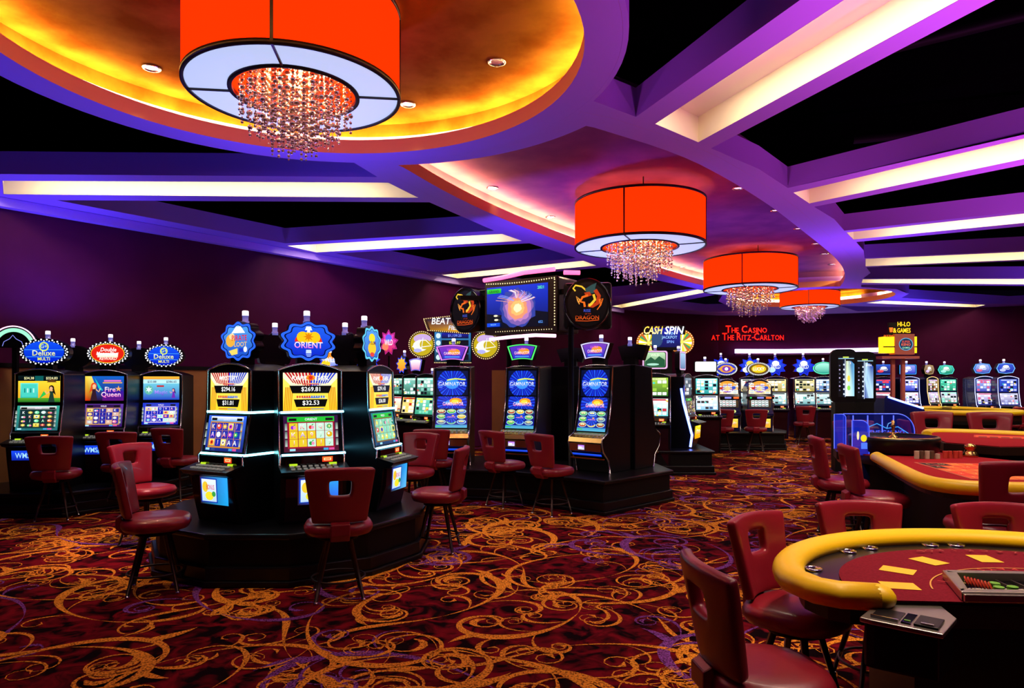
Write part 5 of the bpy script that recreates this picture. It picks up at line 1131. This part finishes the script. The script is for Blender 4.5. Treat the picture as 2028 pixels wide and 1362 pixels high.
def put_chip(m, loc, label, group, rot=(0, 0, 0)):
    if m not in first: o = CM[m]; first[m] = 1
    else: o = CM[m].copy(); COL.objects.link(o)
    o.location = loc; o.rotation_euler = rot; o['label'] = label; o['group'] = group
R4 = Matrix.Rotation(R_(-4), 3, 'Z')
def tl(x, y, z): v = R4 @ Vector((x, y, 0)); return (2.22+v.x, 2.62+v.y, z)
rr = random.Random(2)
for pile, (px, py) in enumerate(((-.255, .16), (-.215, .11), (-.275, .10))):
    for k in range(7): put_chip('g', tl(px+rr.uniform(-.003, .003), py+rr.uniform(-.003, .003), .8065+k*.0034+(.000 if pile else .0)), 'green chip piled under the tray cover of the card table', 'green chips in the chip tray')
for k in range(8): put_chip('r', tl(-.35+.007*k, .19-.011*k, .827), 'red chip fanned in the left channel of the chip tray', 'red chips in the chip tray', (0, 1.2, -.7))
sh = [(-.80, -.01), (-.93, -.17), (-.90, -.20), (-.72, -.33), (-.58, -.16), (-.56, -.02)]
t = thing('card_shuffler', 'steel card shuffler plate hung at the dealer edge of the card table', 'shuffler', (2.22, 2.62, 0), R_(-4))
b = MB(); b.prism(sh, 'z', .768, .786); b.build('plate', 'steel', t, bevel=.004)
b = MB(); b.prism([(x*.92-.055, y*.86-.012) for x, y in sh], 'z', .60, .768); b.build('body', 'black', t, bevel=.01)
def qd(u0, v0, u1, v1):   # oriented along the plate
    o = Vector((-.93, -.17)); e = Vector((.21, -.16)).normalized(); f = Vector((.16, .21)).normalized()
    return [tuple(o+e*u+f*v) for u, v in ((u0, v0), (u1, v0), (u1, v1), (u0, v1))]
b = MB(); b.prism(qd(.03, .035, .12, .15), 'z', .786, .790); b.build('card_well', 'black', t)
b = MB(); b.prism(qd(.03, .028, .12, .036), 'z', .786, .796); b.build('roller', 'chrome', t)
b = MB(); b.prism(qd(.128, .03, .16, .15), 'z', .786, .791); k = b.build('keypad', 'blackglass', t); b = MB(); b.prism(qd(.134, .05, .154, .062), 'z', .791, .793); b.build('green_button', 'chip_g', k)
b = MB(); b.prism(qd(.168, .03, .245, .15), 'z', .786, .794); b.build('output_tray', 'black', t, bevel=.002)
b = MB(); b.prism(qd(.19, .035, .23, .045), 'z', .794, .80); b.build('latch', 'chrome', t)

# ---------------------------------------------------------------- roulette table
T = thing('roulette_table', 'red felt roulette table with a yellow padded rail', 'table', (4.6, 6.2, 0))
P0 = smooth([(3.98, 7.45), (3.56, 6.2), (3.38, 5.62), (3.40, 5.36), (3.62, 5.22), (4.0, 5.18), (6.3, 5.10)], 2); L = lambda pl: [(x-4.6, y-6.2) for x, y in pl]
out = P0+[(6.5, 6.2), (5.2, 7.1), (5.0, 7.6), (4.92, 8.35), (4.0, 8.5), (3.85, 8.1)]
b = MB(); b.prism(L(out), 'z', .74, .83); b.build('table_top', 'wood', T)
b = MB(); b.prism(L(offset(out, -.03)), 'z', .83, .842); b.build('felt', 'redfelt', T)
b = MB(); b.tube([(x, y, .835) for x, y in L(P0)], 0, prof=rail_prof(.068, .058)); b.build('padded_rail', 'yellow', T)
b = MB(); b.prism(L(offset(out, -.28)), 'z', .0, .74); b.build('pedestal', 'blackmat', T)
A = Art(1.5, 1.0); A.ky = 1.2; A.rect(0, 0, 1.5, 1.0, 'c89060'); A.rect(.01, .01, 1.49, .99, 'c01818'); r = random.Random(4)
for i in range(12):
    for j in range(5): A.rect(.02+i*.122, .02+j*.194, .13+i*.122, .19+j*.194, r.choice(['ff6a20', 'f04818', 'e83010', '180808', 'ff7828']), up=(i == 0 and j == 0))
for i in range(12):
    for j in range(5): A.text(str((i*5+j) % 36+1), .075+i*.122, .105+j*.194, .05, 'f8c080', .07)
A.build('layout_print', T, (-.02, -.62, .8425), material='print', u=(cos(.18), -sin(.18), 0), v=(sin(.18), cos(.18), 0), step=.0003)
wt = thing('roulette_bowl', 'big dark roulette wheel bowl with a gold turret', 'roulette wheel', (4.42, 7.92, .842))
b = MB(); b.lathe([(.40, 0), (.46, .03), (.475, .16), (.47, .185), (.44, .19), (.42, .175), (.34, .13), (.0001, .12)], n=56); b.build('bowl', 'black', wt)
b = MB(); b.lathe([(.468, .186), (.455, .196), (.44, .194)], n=56, cap=False); b.build('rim', 'gold', wt)
b = MB(); b.lathe([(.33, .131), (.24, .142), (.235, .150), (.10, .155), (.0001, .17)], n=48); b.build('rotor', 'wood', wt)
b = MB(); b.lathe([(.06, .15), (.05, .18), (.018, .20), (.016, .28), (.03, .30), (.016, .32), (.02, .36), (.0001, .375)], n=20); 
for k in range(4): b.tube([(0, 0, .215), (.07*cos(k*pi/2), .07*sin(k*pi/2), .225)], .007, 6)
b.build('turret', 'gold', wt)
A = Art(.68, .68); A.X = A.Y = .34; A.rays(0, 0, .325, 38, ['c01010', '0a0a0a'], r0=.25); A.build('number_ring', wt, (0, -.34, .150), material='print', u=(1, 0, 0), v=(0, 1, 0), step=.0004)
m = bpy.data.materials.new('blue_acrylic'); m.use_nodes = True; nt = m.node_tree; nt.nodes.clear(); o = nt.nodes.new('ShaderNodeOutputMaterial'); tr = nt.nodes.new('ShaderNodeBsdfTransparent'); tr.inputs[0].default_value = (.75, .78, 1, 1)
gl = nt.nodes.new('ShaderNodeBsdfGlossy'); gl.inputs['Roughness'].default_value = .03; df = nt.nodes.new('ShaderNodeEmission'); df.inputs[0].default_value = (.02, .05, 1, 1); df.inputs[1].default_value = .55
mx = nt.nodes.new('ShaderNodeMixShader'); mx.inputs[0].default_value = .10; m2 = nt.nodes.new('ShaderNodeMixShader'); m2.inputs[0].default_value = .07
nt.links.new(tr.outputs[0], mx.inputs[1]); nt.links.new(gl.outputs[0], mx.inputs[2]); nt.links.new(mx.outputs[0], m2.inputs[1]); nt.links.new(df.outputs[0], m2.inputs[2]); nt.links.new(m2.outputs[0], o.inputs[0]); M['acrylic'] = m
m = m.copy(); m.name = 'lit_acrylic'; [setattr(n.inputs[0], 'default_value', .45) for n in m.node_tree.nodes if n.type == 'MIX_SHADER' and n.inputs[0].default_value < .08]; M['acrylic2'] = m
M['edgeglow'] = mat('acrylic_edge', (.2, .3, 1), .2, emit=(.10, .16, 1.0), es=1.1)
t = thing('clear_shield', 'clear blue-edged acrylic shield lettered with the casino name, behind the roulette wheel', 'shield', (4.52, 8.44, .842))
def shield(t, x0, x1, h, rr_, m='acrylic', th=.012, z=0, y=0):
    pts = [(x0, z), (x1, z), (x1, z+h-rr_)]+[(x1-rr_+rr_*cos(R_(a)), z+h-rr_+rr_*sin(R_(a))) for a in range(10, 91, 10)]+[(x0, z+h)]
    b = MB(); b.prism(pts, 'y', y, y+th); b.build('panel', m, t); b = MB(); b.tube([(p, y+th/2, q) for p, q in pts[1:]+[pts[0]]], .0055, 5); b.build('lit_edge', 'edgeglow', t)
shield(t, -.42, .46, .42, .22); shield(t, -.58, -.44, .42, .05, 'acrylic2', y=-.10)
A = Art(.9, .3); A.text('THE CASINO', .56, .19, .055, '4058ff', .5); A.text('AT THE RITZ-CARLTON', .50, .11, .045, '3048f0', .66); A.path([(.34, .26), (.44, .30), (.56, .24), (.70, .26), (.84, .17)], .01, '3898ff'); A.path([(.56, .24), (.58, .30), (.66, .33)], .008, '70b0ff'); A.build('etched_letters', t, (0, -.004, .0), step=.0002)
for x in (-.3, -.12, .06, .2): b = MB(); b.box((x, .006, .2), (.008, .016, .4)); b.build('support', 'edgeglow', t)
t = thing('clear_shield', 'narrow blue-lit acrylic holder with leaflets at the left of the roulette wheel', 'shield', (3.86, 7.72, .78)); shield(t, -.02, .17, .44, .09, 'acrylic2', y=-.02)
A = Art(.18, .4); A.ell(.055, .27, .014, .05, 'f0e0b0', 10); A.ell(.12, .24, .035, .04, 'f0d820', 12); A.rect(.09, .12, .16, .19, '4878ff'); A.build('leaflets', t, (.075, -.024, 0), step=.0004)
b = MB(); b.box((.075, .0, -.40), (.17, .10, .74)); b.build('leg', 'bluebody', t)
for s in range(5):
    for k in range(11 if s < 4 else 7): put_chip('k' if s % 2 else 'w', (4.28+s*.055, 7.22+.01*(s % 2), .8425+k*.0076), 'small chip in one of the towers before the roulette wheel', 'chip towers by the roulette wheel')
for s in range(4):
    for k in range(10): put_chip('r', (4.62+s*.055, 7.28+.012*(s % 2), .8425+k*.0076), 'red chip in the towers right of the dark chip towers', 'red chip towers by the roulette wheel')
for o in bpy.data.objects:
    if o.name.startswith('casino_chip') and o.get('group', '').endswith('wheel'): o.scale = (1.25, 1.25, 2.2)
b = MB(); b.lathe([(.075, 0), (.078, .02), (.06, .05), (.045, .09), (.06, .10), (.05, .13), (.0001, .15)], (0, 0, 0), 28); o = b.build('bell_dome', 'gold', None, label='small gold domed cover beside the red chip towers', cat='cover'); o.location = (4.98, 7.42, .842)
# ---------------------------------------------------------------- tables farther back
T = thing('gaming_table', 'second red felt gaming table with a thin yellow rail, behind the roulette table', 'table', (6.2, 8.6, 0)); L = lambda pl: [(x-6.2, y-8.6) for x, y in pl]
out = smooth([(5.12, 8.1), (5.72, 9.5), (6.1, 9.88), (6.75, 9.45), (7.4, 8.6)], 2)+[(7.0, 7.6), (5.4, 7.55)]
b = MB(); b.prism(L(out), 'z', .84, .93); b.build('table_top', 'wood', T); b = MB(); b.prism(L(offset(out, -.03)), 'z', .93, .94); b.build('felt', 'redfelt', T)
b = MB(); b.tube([(x, y, .94) for x, y in L(out[5:-3])], 0, prof=rail_prof(.06, .05)); b.build('padded_rail', 'yellow', T); b = MB(); b.prism(L(offset(out, -.25)), 'z', 0, .84); b.build('pedestal', 'blackmat', T)
A = Art(.8, .5); A.rect(0, 0, .8, .5, 'c83818'); A.rect(.02, .02, .78, .48, 'e04820'); [A.rect(.05+.12*i, .05, .14+.12*i, .2, '601010') for i in range(6)]; A.build('layout_print', T, (.1, .0, .941), material='print', u=(cos(.6), -sin(.6), 0), v=(sin(.6), cos(.6), 0), step=.0003)
T = thing('dice_table', 'oval dark dice table with a thick yellow rim, farthest of the tables', 'table', (10.45, 16.2, 0))
o1 = [(1.06*abs(cos(a))**.6*(1 if cos(a) > 0 else -1), 1.35*abs(sin(a))**.7*(1 if sin(a) > 0 else -1)) for a in [2*pi*(i+.5)/48 for i in range(48)]]
b = MB(); b.tube([(x, y, .98) for x, y in o1], 0, closed=True, prof=rail_prof(.07, .06)); b.build('padded_rail', 'yellow', T)
b = MB(); b.prism(o1, 'z', .72, .80); b.build('table_bed', 'blackmat', T); b = MB(); n = len(o1); i1 = [(x*.93, y*.93) for x, y in o1]
b.add([(x, y, .80) for x, y in o1]+[(x, y, .97) for x, y in o1]+[(x, y, .97) for x, y in i1]+[(x, y, .80) for x, y in i1], [(k*n+i, k*n+(i+1) % n, (k+1) % 4*n+(i+1) % n, (k+1) % 4*n+i) for k in range(4) for i in range(n)]); b.build('side_wall', 'wood', T)
b = MB(); b.prism([(x*.6, y*.7) for x, y in o1], 'z', 0, .72); b.build('pedestal', 'blackmat', T)
b = MB(); b.box((-.5, 1.0, .99), (.3, .08, .09)); b.build('chip_rack', 'chrome', T); b = MB(); b.box((.55, 1.1, .99), (.25, .08, .09)); b.build('chip_rack', 'chrome', T)
# dark machine body with blue light between the display screens and the dice table
t = thing('console', 'low dark console edged with a sloping strip of blue light', 'console', (8.55, 15.2, 0), R_(10))
b = MB(); b.prism([(-.45, 0), (.55, 0), (.55, 1.05), (.3, 1.12), (-.4, 1.36), (-.45, 1.3)], 'y', -.2, .4); b.build('body', 'bluebody', t); b = MB(); b.tube([(-.36, -.21, 1.33), (0, -.21, 1.22), (.5, -.21, 1.08)], .02, 8); b.build('light_strip', 'led_b', t)
